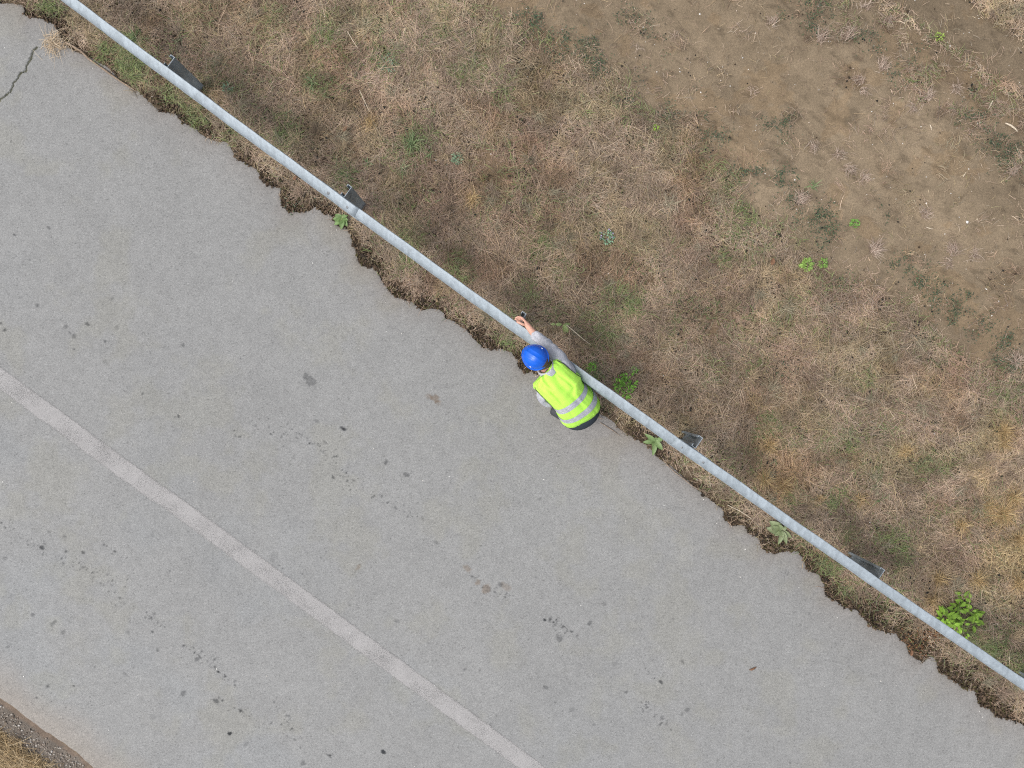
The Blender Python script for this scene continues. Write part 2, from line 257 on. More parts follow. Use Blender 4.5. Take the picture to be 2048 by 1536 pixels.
TRACKS = [((500,830),(560,870),20,26),((560,850),(680,920),9,46),((660,930),(730,985),24,70),((740,985),(850,1040),10,40),((350,830),(395,850),8,14),((470,860),(490,890),7,12),((90,1080),(190,1150),7,40),((205,1085),(250,1120),5,16),((110,1110),(160,1145),8,20),((200,1150),(270,1230),20,40),((290,1230),(330,1260),8,18),((370,1290),(400,1310),9,26),((400,1310),(480,1380),6,34),((340,1140),(260,1170),14,14),((430,1400),(530,1450),18,30),((1105,1240),(1150,1270),7,40),((1095,1235),(1125,1275),6,24),((540,1400),(600,1480),20,30),((640,1500),(670,1515),6,12),((500,1110),(560,1140),12,20),((1290,1340),(1320,1365),8,10),((1285,1405),(1340,1450),14,24),((30,1375),(200,1420),30,10),((1900,1160),(1010,1170),4,0),((930,1150),(1010,1190),12,36),((1240,1380),(1330,1440),20,14),((0,1040),(100,1110),20,24)]
r2 = random.Random(5)
for a, b, wd, n in TRACKS:
    for _ in range(int(n * .75)):
        k = r2.random(); ox = r2.gauss(0, wd * .5); oy = r2.gauss(0, wd * .5)
        STAINS.append((a[0] + (b[0] - a[0]) * k + ox, a[1] + (b[1] - a[1]) * k + oy, r2.choice([1.2, 1.5, 1.9, 2.5]), r2.uniform(.2, .6)))
for _ in range(420):
    STAINS.append((r2.uniform(0, 2048), r2.uniform(0, 1536), r2.choice([1.2, 1.5, 2.0]), r2.uniform(.1, .35)))
CRACK = [(-40,240),(-12,212),(0,200),(10,190),(22,183),(23,175),(35,155),(42,145),(50,143),(58,125),(62,108),(74,94)]
sa = axis(-7.0, 7.0, .010, 450); q = np.linspace(0, 1, 590)
S = np.repeat(sa, len(q)); Q = np.tile(q, len(sa)); eR = edgeR(S); eL = edgeL(S); T = eL + (eR - eL) * Q
X, Y = xy(S, T); PX = X * 200 + 1024; PY = 768 - Y * 200
a0 = np.array([.240, .242, .238])
n1 = fbm(X, Y, 1.4, 61, 4); n2 = fbm(X, Y, .35, 62, 4); n3 = fbm(X, Y, .8, 63, 3)
col = a0[None, :] * (.96 + .08 * n1)[:, None]
yl = sstep(.52, .72, n2)[:, None] * .26
col = col * (1 - yl * np.array([-.03, .00, .16]))
bl = sstep(.50, .70, n3)[:, None] * .25 * sstep(-1.0, -3.5, T)[:, None]
col = col * (1 - bl * np.array([.07, .02, -.04]))
col = col * (1 + .05 * sstep(-1, -5, T))[:, None]
# slightly browner along the broken edge, tan dust along the far edge
dR = (1 - Q) * (eR - eL); dL = Q * (eR - eL)
ee = np.exp(-dR / .16)[:, None] * (.5 + n2[:, None] * .7); col = col * (1 - ee * np.array([.10, .17, .22]))
du = (1 - sstep(.02, .42, dL + (n2 - .5) * .2))[:, None] * .72; col = col * (1 - du) + np.array([.290, .262, .230]) * du
pinkish = np.exp(-(((PX - 1180) / 150) ** 2 + ((PY - 880) / 60) ** 2))[:, None] * .04; col = col * (1 - pinkish * np.array([.3, .9, 1.2]))
mid = (fbm(X, Y, .045, 65, 1) - .5) * .12 + (fbm(S, T * 4, .9, 66, 3) - .5) * .05     # aggregate mottling, faint wear along the road
spk = np.where(rng.random(len(X)) < .022, -.30, 0) + np.where(rng.random(len(X)) < .010, .20, 0)
col = col * (1 + mid + spk)[:, None]
def stamp(L, tint):
    global col
    grid = {}
    # bucket the stains by their row range along s so that each touches few vertices
    for a, b, rad, k in L:
        x, y, _ = W(a, b); s0, t0 = st(x, y); rr = rad / 200 * 1.35 + .012
        i0 = np.searchsorted(sa, s0 - rr); i1 = np.searchsorted(sa, s0 + rr)
        if i1 <= i0: continue
        sl = slice(i0 * len(q), i1 * len(q)); xs = X[sl]; ys = Y[sl]
        el = 1 + .25 * math.sin(a * 3.1)
        ds, dt = st(xs - x, ys - y)
        d = np.hypot(ds / el, dt * el) * 200 + (vnoise(xs, ys, .02, 71) - .5) * rad * .7
        m = (1 - sstep(rad * .6, rad * 1.2, d)) * k * (1.12 if rad > 2.7 else 1.0)
        col[sl] = col[sl] * (1 - m[:, None] * np.array(tint))
stamp(STAINS, (1.0, .99, .97)); stamp(BROWN, (.40, .58, .72))
dc = np.full(len(X), 9.0)
cx = PX + (fbm(X, Y, .04, 72, 2) - .5) * 6; cy = PY + (fbm(X, Y, .04, 73, 2) - .5) * 6
for (ax, ay), (bx_, by_) in zip(CRACK[:-1], CRACK[1:]):
    k = np.clip(((cx - ax) * (bx_ - ax) + (cy - ay) * (by_ - ay)) / ((bx_ - ax) ** 2 + (by_ - ay) ** 2), 0, 1)
    dc = np.minimum(dc, np.hypot(cx - ax - k * (bx_ - ax), cy - ay - k * (by_ - ay)))
m = (1 - sstep(.6, 2.5, dc))[:, None] * .9
col = col * (1 - m) + np.array([.060, .062, .030]) * m
Z = -.012 * m[:, 0] - .006 * np.exp(-dR / .02) * (.5 + n2)
V = np.stack([X, Y, Z], 1); F = grid_faces(len(sa), len(q))
# broken vertical faces of both edges
n = len(V); ns = len(sa); i = np.arange(ns)
low0 = V[i * len(q)].copy(); low0[:, 2] = -.09; low1 = V[i * len(q) + len(q) - 1].copy(); low1[:, 2] = -.09
V = np.concatenate([V, low0, low1]); c2 = np.tile(np.array([[.12, .11, .10]]), (2 * ns, 1)); col = np.concatenate([col, c2])
j = np.arange(ns - 1)
F = np.concatenate([F, np.stack([j * len(q), n + j, n + j + 1, (j + 1) * len(q)], 1)[:, ::-1], np.stack([j * len(q) + len(q) - 1, (j + 1) * len(q) + len(q) - 1, n + ns + j + 1, n + ns + j], 1)[:, ::-1]])
link('road', mesh_np('road', V, F, col, False), M_asph, kind='structure')

# worn painted line, a sheet just above the road
M_paint = mat('worn_paint', (0.318, 0.312, 0.308), rough=0.85, spec=0.15, noise=[(120, .82, 1.18, 2), (6, .94, 1.05, 3)])
nt = M_paint.node_tree; nn = nt.nodes; nl = nt.links
tcx = nn.new('ShaderNodeTexCoord'); t1 = nn.new('ShaderNodeTexNoise'); t1.inputs['Scale'].default_value = 130; t1.inputs['Detail'].default_value = 3
nl.new(tcx.outputs['Object'], t1.inputs['Vector'])
t2 = nn.new('ShaderNodeTexNoise'); t2.inputs['Scale'].default_value = 5; t2.inputs['Detail'].default_value = 5; nl.new(tcx.outputs['Object'], t2.inputs['Vector'])
at = nn.new('ShaderNodeAttribute'); at.attribute_name = 'col'
sm = nn.new('ShaderNodeMath'); sm.operation = 'MULTIPLY_ADD'; sm.inputs[1].default_value = .55; nl.new(t2.outputs[0], sm.inputs[0]); nl.new(t1.outputs[0], sm.inputs[2])
sm2 = nn.new('ShaderNodeMath'); sm2.operation = 'MULTIPLY_ADD'; sm2.inputs[1].default_value = .35; nl.new(at.outputs['Fac'], sm2.inputs[0]); nl.new(sm.outputs[0], sm2.inputs[2])
mr = nn.new('ShaderNodeMapRange'); mr.inputs['From Min'].default_value = .80; mr.inputs['From Max'].default_value = 1.10; nl.new(sm2.outputs[0], mr.inputs[0])
tb = nn.new('ShaderNodeBsdfTransparent'); mx = nn.new('ShaderNodeMixShader'); nl.new(mr.outputs[0], mx.inputs[0]); nl.new(tb.outputs[0], mx.inputs[1]); nl.new(nn['Principled BSDF'].outputs[0], mx.inputs[2]); nl.new(mx.outputs[0], nn['Material Output'].inputs[0])
sa2 = axis(-7, 7, .012, 440); q2 = np.linspace(0, 1, 22)
S = np.repeat(sa2, len(q2)); Q = np.tile(q2, len(sa2))
jit = lambda s, sd: (fbm(s, s * 0, .05, sd, 3) - .5) * .007
cB = np.polyfit(lBs, lBt, 2); cT = np.polyfit(lTs, lTt, 2); Sc = np.clip(S, -8, 8)
s_step = st(*W(312, 998)[:2])[0]
lo = np.polyval(cB, Sc) + jit(S, 81) + np.where(S < s_step, -.012, .004); hi = np.polyval(cT, Sc) + jit(S, 82) + np.where(S < s_step, -.004, .003)
lo = lo - .010; hi = hi + .010
T = lo + (hi - lo) * Q
X, Y = xy(S, T); edge = np.minimum(Q, 1 - Q)
cc = np.repeat(sstep(-.03, .12, edge)[:, None], 3, 1)
link('centre_line', mesh_np('centre_line', np.stack([X, Y, np.full(len(X), .002)], 1), grid_faces(len(sa2), len(q2)), cc), M_paint, kind='structure')

# ------------------------------------------------------------------ blades (straw, grass) as ribbons
def ribbons(P, az, L, Wd, el0, el1, curl, roll, col, K=4, tipc=1.0, shape='grass', zmin=None):
    n = len(P); p = P.copy(); VV = np.zeros((n, K + 1, 2, 3), dtype=np.float32); CC = np.zeros((n, K + 1, 2, 3), dtype=np.float32)
    for k in range(K + 1):
        f = k / K; a = az + curl * f; e = el0 + (el1 - el0) * f
        wid = Wd * ((1 - .85 * f ** 2) if shape == 'grass' else (.7 + .3 * math.sin(f * 3.1)) * (1 - .4 * f) if shape == 'straw' else max(.06, math.sin(min(1, f * .95 + .05) * math.pi) ** .8))
        wx = -np.sin(a) * np.cos(roll); wy = np.cos(a) * np.cos(roll); wz = np.sin(roll)
        wv = np.stack([wx, wy, wz], 1) * (wid / 2)[:, None] if np.ndim(wid) else np.stack([wx, wy, wz], 1) * wid / 2
        VV[:, k, 0] = p - wv; VV[:, k, 1] = p + wv
        CC[:, k, 0] = CC[:, k, 1] = col * (1 + (tipc - 1) * f)
        stp = (L / K)[:, None]
        p = p + np.stack([np.cos(a) * np.cos(e), np.sin(a) * np.cos(e), np.sin(e)], 1) * stp
        if zmin is not None: p[:, 2] = np.maximum(p[:, 2], zmin)
    base = (np.arange(n) * (K + 1) * 2)[:, None]; k = np.arange(K)[None, :] * 2
    a = base + k; F = np.stack([a, a + 1, a + 3, a + 2], -1).reshape(-1, 4)
    return VV.reshape(-1, 3), F, CC.reshape(-1, 3)
def joinp(parts):
    Vs, Fs, Cs = [], [], []; off = 0
    for v, f, c in parts: Vs.append(v); Fs.append(f + off); Cs.append(c); off += len(v)
    return np.concatenate(Vs), np.concatenate(Fs), np.concatenate(Cs)
def sample(n, dfun, srange=(-7.3, 7.3), trange=(-.2, 7.0), maxd=1.3):
    outx, outy = [], []; got = 0
    while got < n:
        m = int((n - got) * 2.2) + 1000
        s = rng.uniform(*srange, m); t = rng.uniform(*trange, m); x, y = xy(s, t)
        inside = (np.abs(x) < 5.7) & (np.abs(y) < 4.5)
        x = x[inside]; y = y[inside]
        k = rng.random(len(x)) * maxd < dfun(x, y); x = x[k]; y = y[k]
        outx.append(x); outy.append(y); got += len(x)
    return np.concatenate(outx)[:n], np.concatenate(outy)[:n]
PAL = np.array([(.335,.255,.190),(.290,.215,.155),(.385,.305,.225),(.270,.230,.180),(.190,.135,.092),(.350,.270,.165),(.225,.200,.110),(.320,.235,.185),(.150,.105,.070),(.430,.350,.265)])
gA = lambda x, y: blob(x, y, GREEN) ** 1.5; cA = lambda x, y: blob(x, y, CLOVER); goA = lambda x, y: blob(x, y, GOLD)
def straw(n, hmax, Lr, Wr, els, sd, K=4, bund=0):
    x, y = sample(n, density)
    if bund:      # stalks lie in loose sheaves
        nb = n // bund; bi = rng.integers(0, nb, n); bx, by = x[:nb], y[:nb]; x = bx[bi] + rng.normal(0, .035, n); y = by[bi] + rng.normal(0, .035, n)
        baz = rng.uniform(0, 6.28, nb)[bi]; bto = rng.normal(1, .12, nb)[bi][:, None]
    pr = np.array([.20,.17,.12,.13,.10,.09,.07,.07,.03,.02]); idx = rng.choice(10, n, p=pr / pr.sum()); c = PAL[idx].copy()
    c *= rng.normal(1.03, .20, n)[:, None].clip(.5, 1.6)
    tone = fbm(x, y, .5, 91, 4)[:, None]; c *= (.84 + .38 * tone) * (.82 + .36 * sstep(.36, .62, fbm(x, y, .20, 87, 3)))[:, None]
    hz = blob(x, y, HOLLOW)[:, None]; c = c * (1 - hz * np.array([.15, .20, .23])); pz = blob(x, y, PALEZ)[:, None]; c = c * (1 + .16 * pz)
    rb = sstep(.55, .68, fbm(x, y, .5, 88, 4))[:, None] * .5; c = c * (1 - rb) + c * np.array([.80, .68, .60]) * rb
    ol = sstep(.54, .68, fbm(x, y, .45, 92, 4))[:, None] * .32; c = c * (1 - ol) + c * np.array([.74, .86, .56]) * ol
    pk = sstep(.52, .64, fbm(x, y, .6, 93, 3))[:, None] * .35; c = c * (1 - pk) + c * np.array([1.06, .96, 1.02]) * pk
    g = gA(x, y); sel = rng.random(n) < g * .42; c[sel] = c[sel] * .45 + np.array([.17, .20, .08]) * .55
    go = goA(x, y)[:, None] * .7; c = c * (1 - go) + c * np.array([1.20, 1.10, .84]) * go
    s, t = st(x, y); pale = (sstep(5.6, 5.8, t) + .6 * np.exp(-((t - 5.26) / .1) ** 2))[:, None].clip(0, 1); c = c * (1 + .45 * pale)
    L = rng.uniform(*Lr, n) * (1 - .35 * (density(x, y) < .5)); Wd = rng.uniform(*Wr, n)
    z = gz(x, y) + .004 + rng.random(n) ** 1.1 * hmax * np.clip(density(x, y) * 1.1, .25, 1) * (.55 + .8 * fbm(x, y, .25, 94, 3))
    az = fbm(x, y, .7, 95 + sd, 3) * 14 + rng.normal(0, 1.0, n) + (rng.random(n) < .3) * rng.uniform(0, 6.28, n)
    if bund: az = baz + rng.normal(0, .28, n); c = c * bto * 1.06
    el = rng.normal(0, els, n)
    p = np.stack([x - np.cos(az) * L * .5, y - np.sin(az) * L * .5, z], 1)
    # keep straw from starting far out over the asphalt
    s0, t0 = st(p[:, 0], p[:, 1]); over = (edgeR(s0) - t0).clip(0, 1); k = over > .07
    p[k, 0] += NX * (over[k] - .03); p[k, 1] += NY * (over[k] - .03)
    v, f, cc = ribbons(p, az, L, Wd, el, el - rng.uniform(0, .35, n), rng.normal(0, .55, n), rng.uniform(-.6, .6, n), c, K, 1.05, 'straw', .006)
    return v, f, cc
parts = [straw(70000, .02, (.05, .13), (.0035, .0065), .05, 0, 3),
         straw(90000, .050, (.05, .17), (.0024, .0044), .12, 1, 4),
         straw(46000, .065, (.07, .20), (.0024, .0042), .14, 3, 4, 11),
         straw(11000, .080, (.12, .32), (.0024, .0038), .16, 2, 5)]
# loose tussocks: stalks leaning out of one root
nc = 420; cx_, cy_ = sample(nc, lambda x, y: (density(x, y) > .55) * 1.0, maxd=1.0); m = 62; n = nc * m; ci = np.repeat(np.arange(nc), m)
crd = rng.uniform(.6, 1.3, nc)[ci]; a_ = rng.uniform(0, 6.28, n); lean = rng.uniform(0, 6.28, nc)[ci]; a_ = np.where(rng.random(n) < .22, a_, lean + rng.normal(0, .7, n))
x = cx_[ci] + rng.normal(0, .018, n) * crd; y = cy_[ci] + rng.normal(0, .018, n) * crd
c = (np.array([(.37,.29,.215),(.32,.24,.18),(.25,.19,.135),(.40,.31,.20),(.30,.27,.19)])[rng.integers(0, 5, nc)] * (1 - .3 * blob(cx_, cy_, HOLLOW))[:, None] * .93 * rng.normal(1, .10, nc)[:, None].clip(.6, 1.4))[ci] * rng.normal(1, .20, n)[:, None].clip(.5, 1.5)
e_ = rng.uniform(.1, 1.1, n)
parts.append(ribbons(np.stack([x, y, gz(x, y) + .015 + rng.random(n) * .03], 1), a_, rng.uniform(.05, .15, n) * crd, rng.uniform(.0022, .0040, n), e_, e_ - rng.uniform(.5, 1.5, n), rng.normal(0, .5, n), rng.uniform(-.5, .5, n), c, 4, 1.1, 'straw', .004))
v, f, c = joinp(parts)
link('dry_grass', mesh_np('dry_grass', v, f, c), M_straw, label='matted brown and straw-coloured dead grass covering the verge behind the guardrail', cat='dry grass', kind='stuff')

# green grass among the straw
def gd(x, y):
    return (blob(x, y, GREEN) ** 1.5 * 1.0 + .06 * sstep(.5, .62, fbm(x, y, .5, 96, 4))) * (density(x, y) > .25)
n = 17000; x, y = sample(n, gd, maxd=1.1)
c = np.array([(.150,.195,.070),(.200,.240,.090),(.105,.145,.055),(.220,.230,.115),(.160,.190,.100)])[rng.integers(0, 5, n)] * rng.normal(1, .12, n)[:, None].clip(.6, 1.4)
c = c * (.8 + .5 * fbm(x, y, .3, 97, 2))[:, None]
az = fbm(x, y, .12, 98, 2) * 20 + rng.normal(0, .8, n); L = rng.uniform(.03, .13, n)
p = np.stack([x, y, gz(x, y) + rng.uniform(.01, .055, n)], 1)
parts = [ribbons(p, az, L, rng.uniform(.0028, .0055, n), rng.uniform(.1, .8, n), rng.uniform(-.6, .1, n), rng.normal(0, .4, n), rng.uniform(-.4, .4, n), c, 4, 1.15)]
v, f, c = joinp(parts)
link('green_grass', mesh_np('green_grass', v, f, c), M_green, label='short green grass growing up through the dead grass', cat='grass', kind='stuff')

# small-leaved dark clover patches
n = 11500; x, y = sample(n, lambda x, y: blob(x, y, CLOVER) ** 1.5 * (.25 + 1.2 * sstep(.42, .62, fbm(x, y, .07, 99, 3))) + .012 * (density(x, y) > .5), maxd=1.0)
c = np.array([(.048,.080,.046),(.066,.105,.052),(.036,.058,.036),(.090,.125,.058)])[rng.integers(0, 4, n)] * rng.normal(1, .15, n)[:, None].clip(.6, 1.5)
p = np.stack([x, y, gz(x, y) + rng.uniform(.006, .045, n)], 1); az = rng.uniform(0, 6.28, n)
v, f, c = ribbons(p, az, rng.uniform(.008, .018, n), rng.uniform(.006, .012, n), rng.uniform(-.2, .6, n), rng.uniform(-.4, .2, n), rng.normal(0, .2, n), rng.uniform(-.5, .5, n), c, 3, 1.0, 'leaf')
link('clover', mesh_np('clover', v, f, c), M_leaf, label='dark green low clover-like ground cover in patches along the bare soil', cat='ground cover', kind='stuff')

# golden grass on the near-left corner beyond the gravel
def leftstraw(n, hmax, Lr, Wr, K):
    x, y = sample(n, leftdens, trange=(-7.0, -5.6), maxd=1.0)
    pal = np.array([(.46,.34,.19),(.38,.27,.14),(.52,.42,.27),(.20,.15,.08),(.30,.22,.13)]); c = pal[rng.integers(0, 5, n)] * rng.normal(1, .12, n)[:, None].clip(.6, 1.4)
    az = -PHI + rng.normal(0, .55, n) + (rng.random(n) < .2) * rng.uniform(0, 6, n); L = rng.uniform(*Lr, n)
    p = np.stack([x - np.cos(az) * L * .5, y - np.sin(az) * L * .5, gz(x, y) + .01 + rng.random(n) * hmax], 1)
    s0, t0 = st(p[:, 0], p[:, 1]); over = (t0 - (edgeL(s0) - .20)).clip(0, 1); p[:, 0] -= NX * over; p[:, 1] -= NY * over
    return ribbons(p, az, L, rng.uniform(*Wr, n), rng.normal(0, .12, n), rng.normal(-.1, .15, n), rng.normal(0, .5, n), rng.uniform(-.5, .5, n), c, K, 1.05, 'straw', -.01)
v, f, c = joinp([leftstraw(7000, .03, (.06, .16), (.003, .006), 4), leftstraw(5000, .09, (.12, .32), (.0025, .005), 5)])
link('golden_grass', mesh_np('golden_grass', v, f, c), M_straw, label='golden dead grass beyond the gravel strip in the bottom left corner', cat='dry grass', kind='stuff')

# ------------------------------------------------------------------ crumbs, moss clumps, pebbles: small rough solids
ICO_V = np.array([(0,0,1),(.89,0,.45),(.28,.85,.45),(-.72,.53,.45),(-.72,-.53,.45),(.28,-.85,.45),(.72,.53,-.45),(-.28,.85,-.45),(-.89,0,-.45),(-.28,-.85,-.45),(.72,-.53,-.45),(0,0,-1)])
ICO_F = np.array([(0,1,2),(0,2,3),(0,3,4),(0,4,5),(0,5,1),(1,6,2),(2,7,3),(3,8,4),(4,9,5),(5,10,1),(1,10,6),(2,6,7),(3,7,8),(4,8,9),(5,9,10),(6,11,7),(7,11,8),(8,11,9),(9,11,10),(10,11,6)])
def lumps(P, size, col, flat=.6, rough=.25):
    n = len(P); v = ICO_V[None] * rng.uniform(1 - rough, 1 + rough, (n, 12, 1)); v = v * np.stack([size * rng.uniform(.7, 1.3, n), size * rng.uniform(.7, 1.3, n), size * flat], 1)[:, None, :]
    a = rng.uniform(0, 6.28, n)[:, None]; x = v[..., 0] * np.cos(a) - v[..., 1] * np.sin(a); y = v[..., 0] * np.sin(a) + v[..., 1] * np.cos(a)
    v = np.stack([x, y, v[..., 2]], -1) + P[:, None, :]
    F = (ICO_F[None] + (np.arange(n) * 12)[:, None, None]).reshape(-1, 3)
    return v.reshape(-1, 3), F, np.repeat(col, 12, 0)
def mossd(x, y):
    s, t = st(x, y); ed = t - edgeR(s); n2 = fbm(x, y, .22, 54, 3)
    return (ed > -.008) * (1 - sstep(.03, .17, ed + (n2 - .5) * .30)) * (.03 + .5 * sstep(.50, .66, fbm(x, y, .35, 101, 4))) + 1.0 * blob(x, y, MOSS) ** 1.3 * (ed > -.012)
n = 13000; x, y = sample(n, mossd, trange=(-.7, 1.2), maxd=1.0)
c = np.array([(.050,.037,.027),(.078,.055,.038),(.036,.029,.023),(.115,.082,.057),(.065,.058,.028)])[rng.integers(0, 5, n)]
s_, t_ = st(x, y)
parts = [lumps(np.stack([x, y, rng.uniform(-.02, .012, n)], 1), rng.gamma(3, .0022, n).clip(.0025, .018), c, .6, .45)]
k = 260; xo = np.array([W(a, b)[0] for a, b in zip(rng.normal(1822, 16, k // 2), rng.normal(1285, 14, k // 2))] + [W(a, b)[0] for a, b in zip(rng.normal(1866, 16, k // 2), rng.normal(1272, 10, k // 2))])
yo = np.concatenate([rng.normal(-2.60, .07, k // 2), rng.normal(-2.50, .05, k // 2)]); ok = st(xo, yo)[1] > edgeR(st(xo, yo)[0]); xo, yo = xo[ok], yo[ok]
parts.append(lumps(np.stack([xo, yo, rng.uniform(0, .03, len(xo))], 1), rng.uniform(.003, .008, len(xo)), np.tile([[.19, .10, .055]], (len(xo), 1)), .6, .45))
# clods, and near-black lumps painting the shade of holes, scattered in the turf
n = 7000; x, y = sample(n, lambda x, y: density(x, y) * sstep(.60, .72, fbm(x, y, .1, 102, 3)) + .5 * blob(x, y, [(360,100,24,1),(1385,620,30,.7),(935,270,20,.8),(945,300,16,.8),(1570,740,28,.8),(1250,540,24,.8)]), maxd=1.0)
c = np.array([(.030,.026,.022),(.055,.040,.028),(.022,.024,.022)])[rng.integers(0, 3, n)]
parts.append(lumps(np.stack([x, y, gz(x, y) + rng.uniform(.0, .05, n)], 1), rng.uniform(.004, .011, n), c))
v, f, c = joinp(parts)
link('soil_crumbs_hole_shade', mesh_np('soil_crumbs_hole_shade', v, f, c), M_crumb, label='dark brown moss clumps and soil crumbs along the broken asphalt edge, with dark lumps for shaded holes in the turf', cat='soil crumbs', kind='stuff')
# pebbles
parts = []
x = rng.uniform(-5.6, 5.6, 2600); y = rng.uniform(-4.3, 4.3, 2600); s, t = st(x, y); k = (t < edgeR(s) - .02) & (t > edgeL(s)) & (rng.random(2600) < .06 + .55 * np.exp(-(edgeR(s) - t) / .25)); x = x[k]; y = y[k]; n = len(x)
parts.append(lumps(np.stack([x, y, np.full(n, .001)], 1), rng.uniform(.0022, .0060, n) , np.array([(.75,.74,.70),(.62,.60,.56),(.50,.47,.42)])[rng.integers(0, 3, n)]))
n = 520; x, y = sample(n, lambda x, y: (st(x, y)[1] > edgeR(st(x, y)[0])) * (.25 + .9 * (st(x, y)[1] > 3) + .8 * mossd(x, y)), maxd=1.3)
parts.append(lumps(np.stack([x, y, gz(x, y) + np.where(density(x, y) > .4, .03, .003)], 1), rng.uniform(.003, .0075, n), np.array([(.60,.57,.52),(.48,.40,.32),(.70,.69,.66),(.40,.30,.22)])[rng.integers(0, 4, n)]))
n = 4300; s = rng.uniform(-4.6, 0, n); d = rng.beta(1.6, 2.0, n) * .26 + .05; t = edgeL(s) - d; x, y = xy(s, t)
cg = np.array([(.30,.25,.21),(.22,.18,.14),(.40,.36,.31),(.55,.52,.48),(.17,.13,.10)])[rng.choice(5, n, p=[.30,.22,.24,.12,.12])]
parts.append(lumps(np.stack([x, y, rng.uniform(-.016, -.002, n)], 1), rng.gamma(3, .0018, n).clip(.002, .011), cg * .8))
v, f, c = joinp(parts)
link('gravel', mesh_np('gravel', v, f, c), M_stone, label='small pale stones scattered on road and soil and in the gravel strip', cat='gravel', kind='stuff')

# ------------------------------------------------------------------ guardrail
RAILTOP = 0.755
g0 = W(1048, 640, 0)
rail = empty('guardrail', (g0[0], g0[1], 0), 'long galvanised steel guardrail running diagonally between road and dry verge', 'guardrail')
PROF = [(0.004, .000), (0.010, -.001), (0.030, -.013), (0.055, -.027), (0.076, -.045), (0.083, -.062), (0.083, -.080), (0.070, -.098), (0.030, -.116), (0.004, -.128), (0.000, -.142), (0.000, -.168), (0.004, -.182), (0.030, -.194), (0.070, -.212), (0.083, -.230), (0.083, -.248), (0.072, -.266), (0.020, -.300), (0.004, -.310)]
def beam(s0, s1, lift):
    n = int((s1 - s0) / .06) + 2; ss = np.linspace(s0, s1, n); pr = np.array(PROF); th = .003
    out = []
    for side in (0, 1):
        for s in ss:
            t0 = float(railt(s)); d = float(raildt(s)); tx, ty = UX + NX * d, UY + NY * d; l = math.hypot(tx, ty); nx, ny = -ty / l, tx / l
            x0, y0 = xy(s, t0)
            wob = .0015 * math.sin(s * 5.1) + .001 * math.sin(s * 13.7)
            for (dd, z) in pr:
                a = -(dd + lift - side * th + wob)
                out.append((x0 + nx * a, y0 + ny * a, RAILTOP + z + lift * .9 - side * th * .7))
    V = np.array(out); m = len(pr); F = grid_faces(n, m); off = n * m
    F2 = F[:, ::-1] + off
    i = np.arange(n - 1); e0 = np.stack([i * m, (i + 1) * m, (i + 1) * m + off, i * m + off], 1); e1 = np.stack([i * m + m - 1, i * m + m - 1 + off, (i + 1) * m + m - 1 + off, (i + 1) * m + m - 1], 1)
    j = np.arange(m - 1); c0 = np.stack([j, j + off, j + 1 + off, j + 1], 1); c1 = np.stack([(n - 1) * m + j, (n - 1) * m + j + 1, (n - 1) * m + j + 1 + off, (n - 1) * m + j + off], 1)
    return V, np.concatenate([F, F2, e0, e1, c0, c1])
def s_of(px, py, z): x, y, _ = W(px, py, z); return st(x, y)[0]
s2a, s2b = s_of(640, 368, .75), s_of(713, 424, .75); s4a, s4b = s_of(1353, 875, .75), s_of(1424, 920, .75)
spans = [(-10.6, s2b, 0.0), (s2a, s4b, .0035), (s4a, 11.0, .007)]
spans = [(-10.6, s2b, .0035), (s2a, s4b, 0.0), (s4a, 11.0, .0035)]
def put(bm_V, F, name, m, parent, smooth=True, **kw):
    me = mesh_np(name, local(bm_V, rail), F, None, smooth); return link(name, me, m, parent, **kw)
beams = []
for k, (a, b, lf) in enumerate(spans):
    V, F = beam(a, b, lf); beams.append(put(V, F, 'rail_beam', M_rail, rail))
def bolt(px, py, z, par, r=.0155):
    x, y, _ = W(px, py, z); n = 16; out = [(x, y, z + r * .75)]
    tl = (NX * -.35, NY * -.35, .93)
    ax = Vector(tl).normalized(); u = ax.orthogonal().normalized(); v = ax.cross(u)
    out = []; rings = [(r * .18, .0095), (r * .7, .0085), (r, .004), (r * 1.0, -.006)]
    for rr, h in rings:
        for k in range(n):
            a = k / n * 6.2832; q = Vector((x, y, z)) + ax * h + u * math.cos(a) * rr + v * math.sin(a) * rr; out.append(tuple(q))
    F = grid_faces(len(rings), n, True)
    put(np.array(out), F, 'bolt', M_bolt, par)
bolt(657, 386, .728, beams[0]); bolt(695, 414, .728, beams[1]); bolt(1364, 894.5, .728, beams[1], .012); bolt(1407, 924, .728, beams[2])

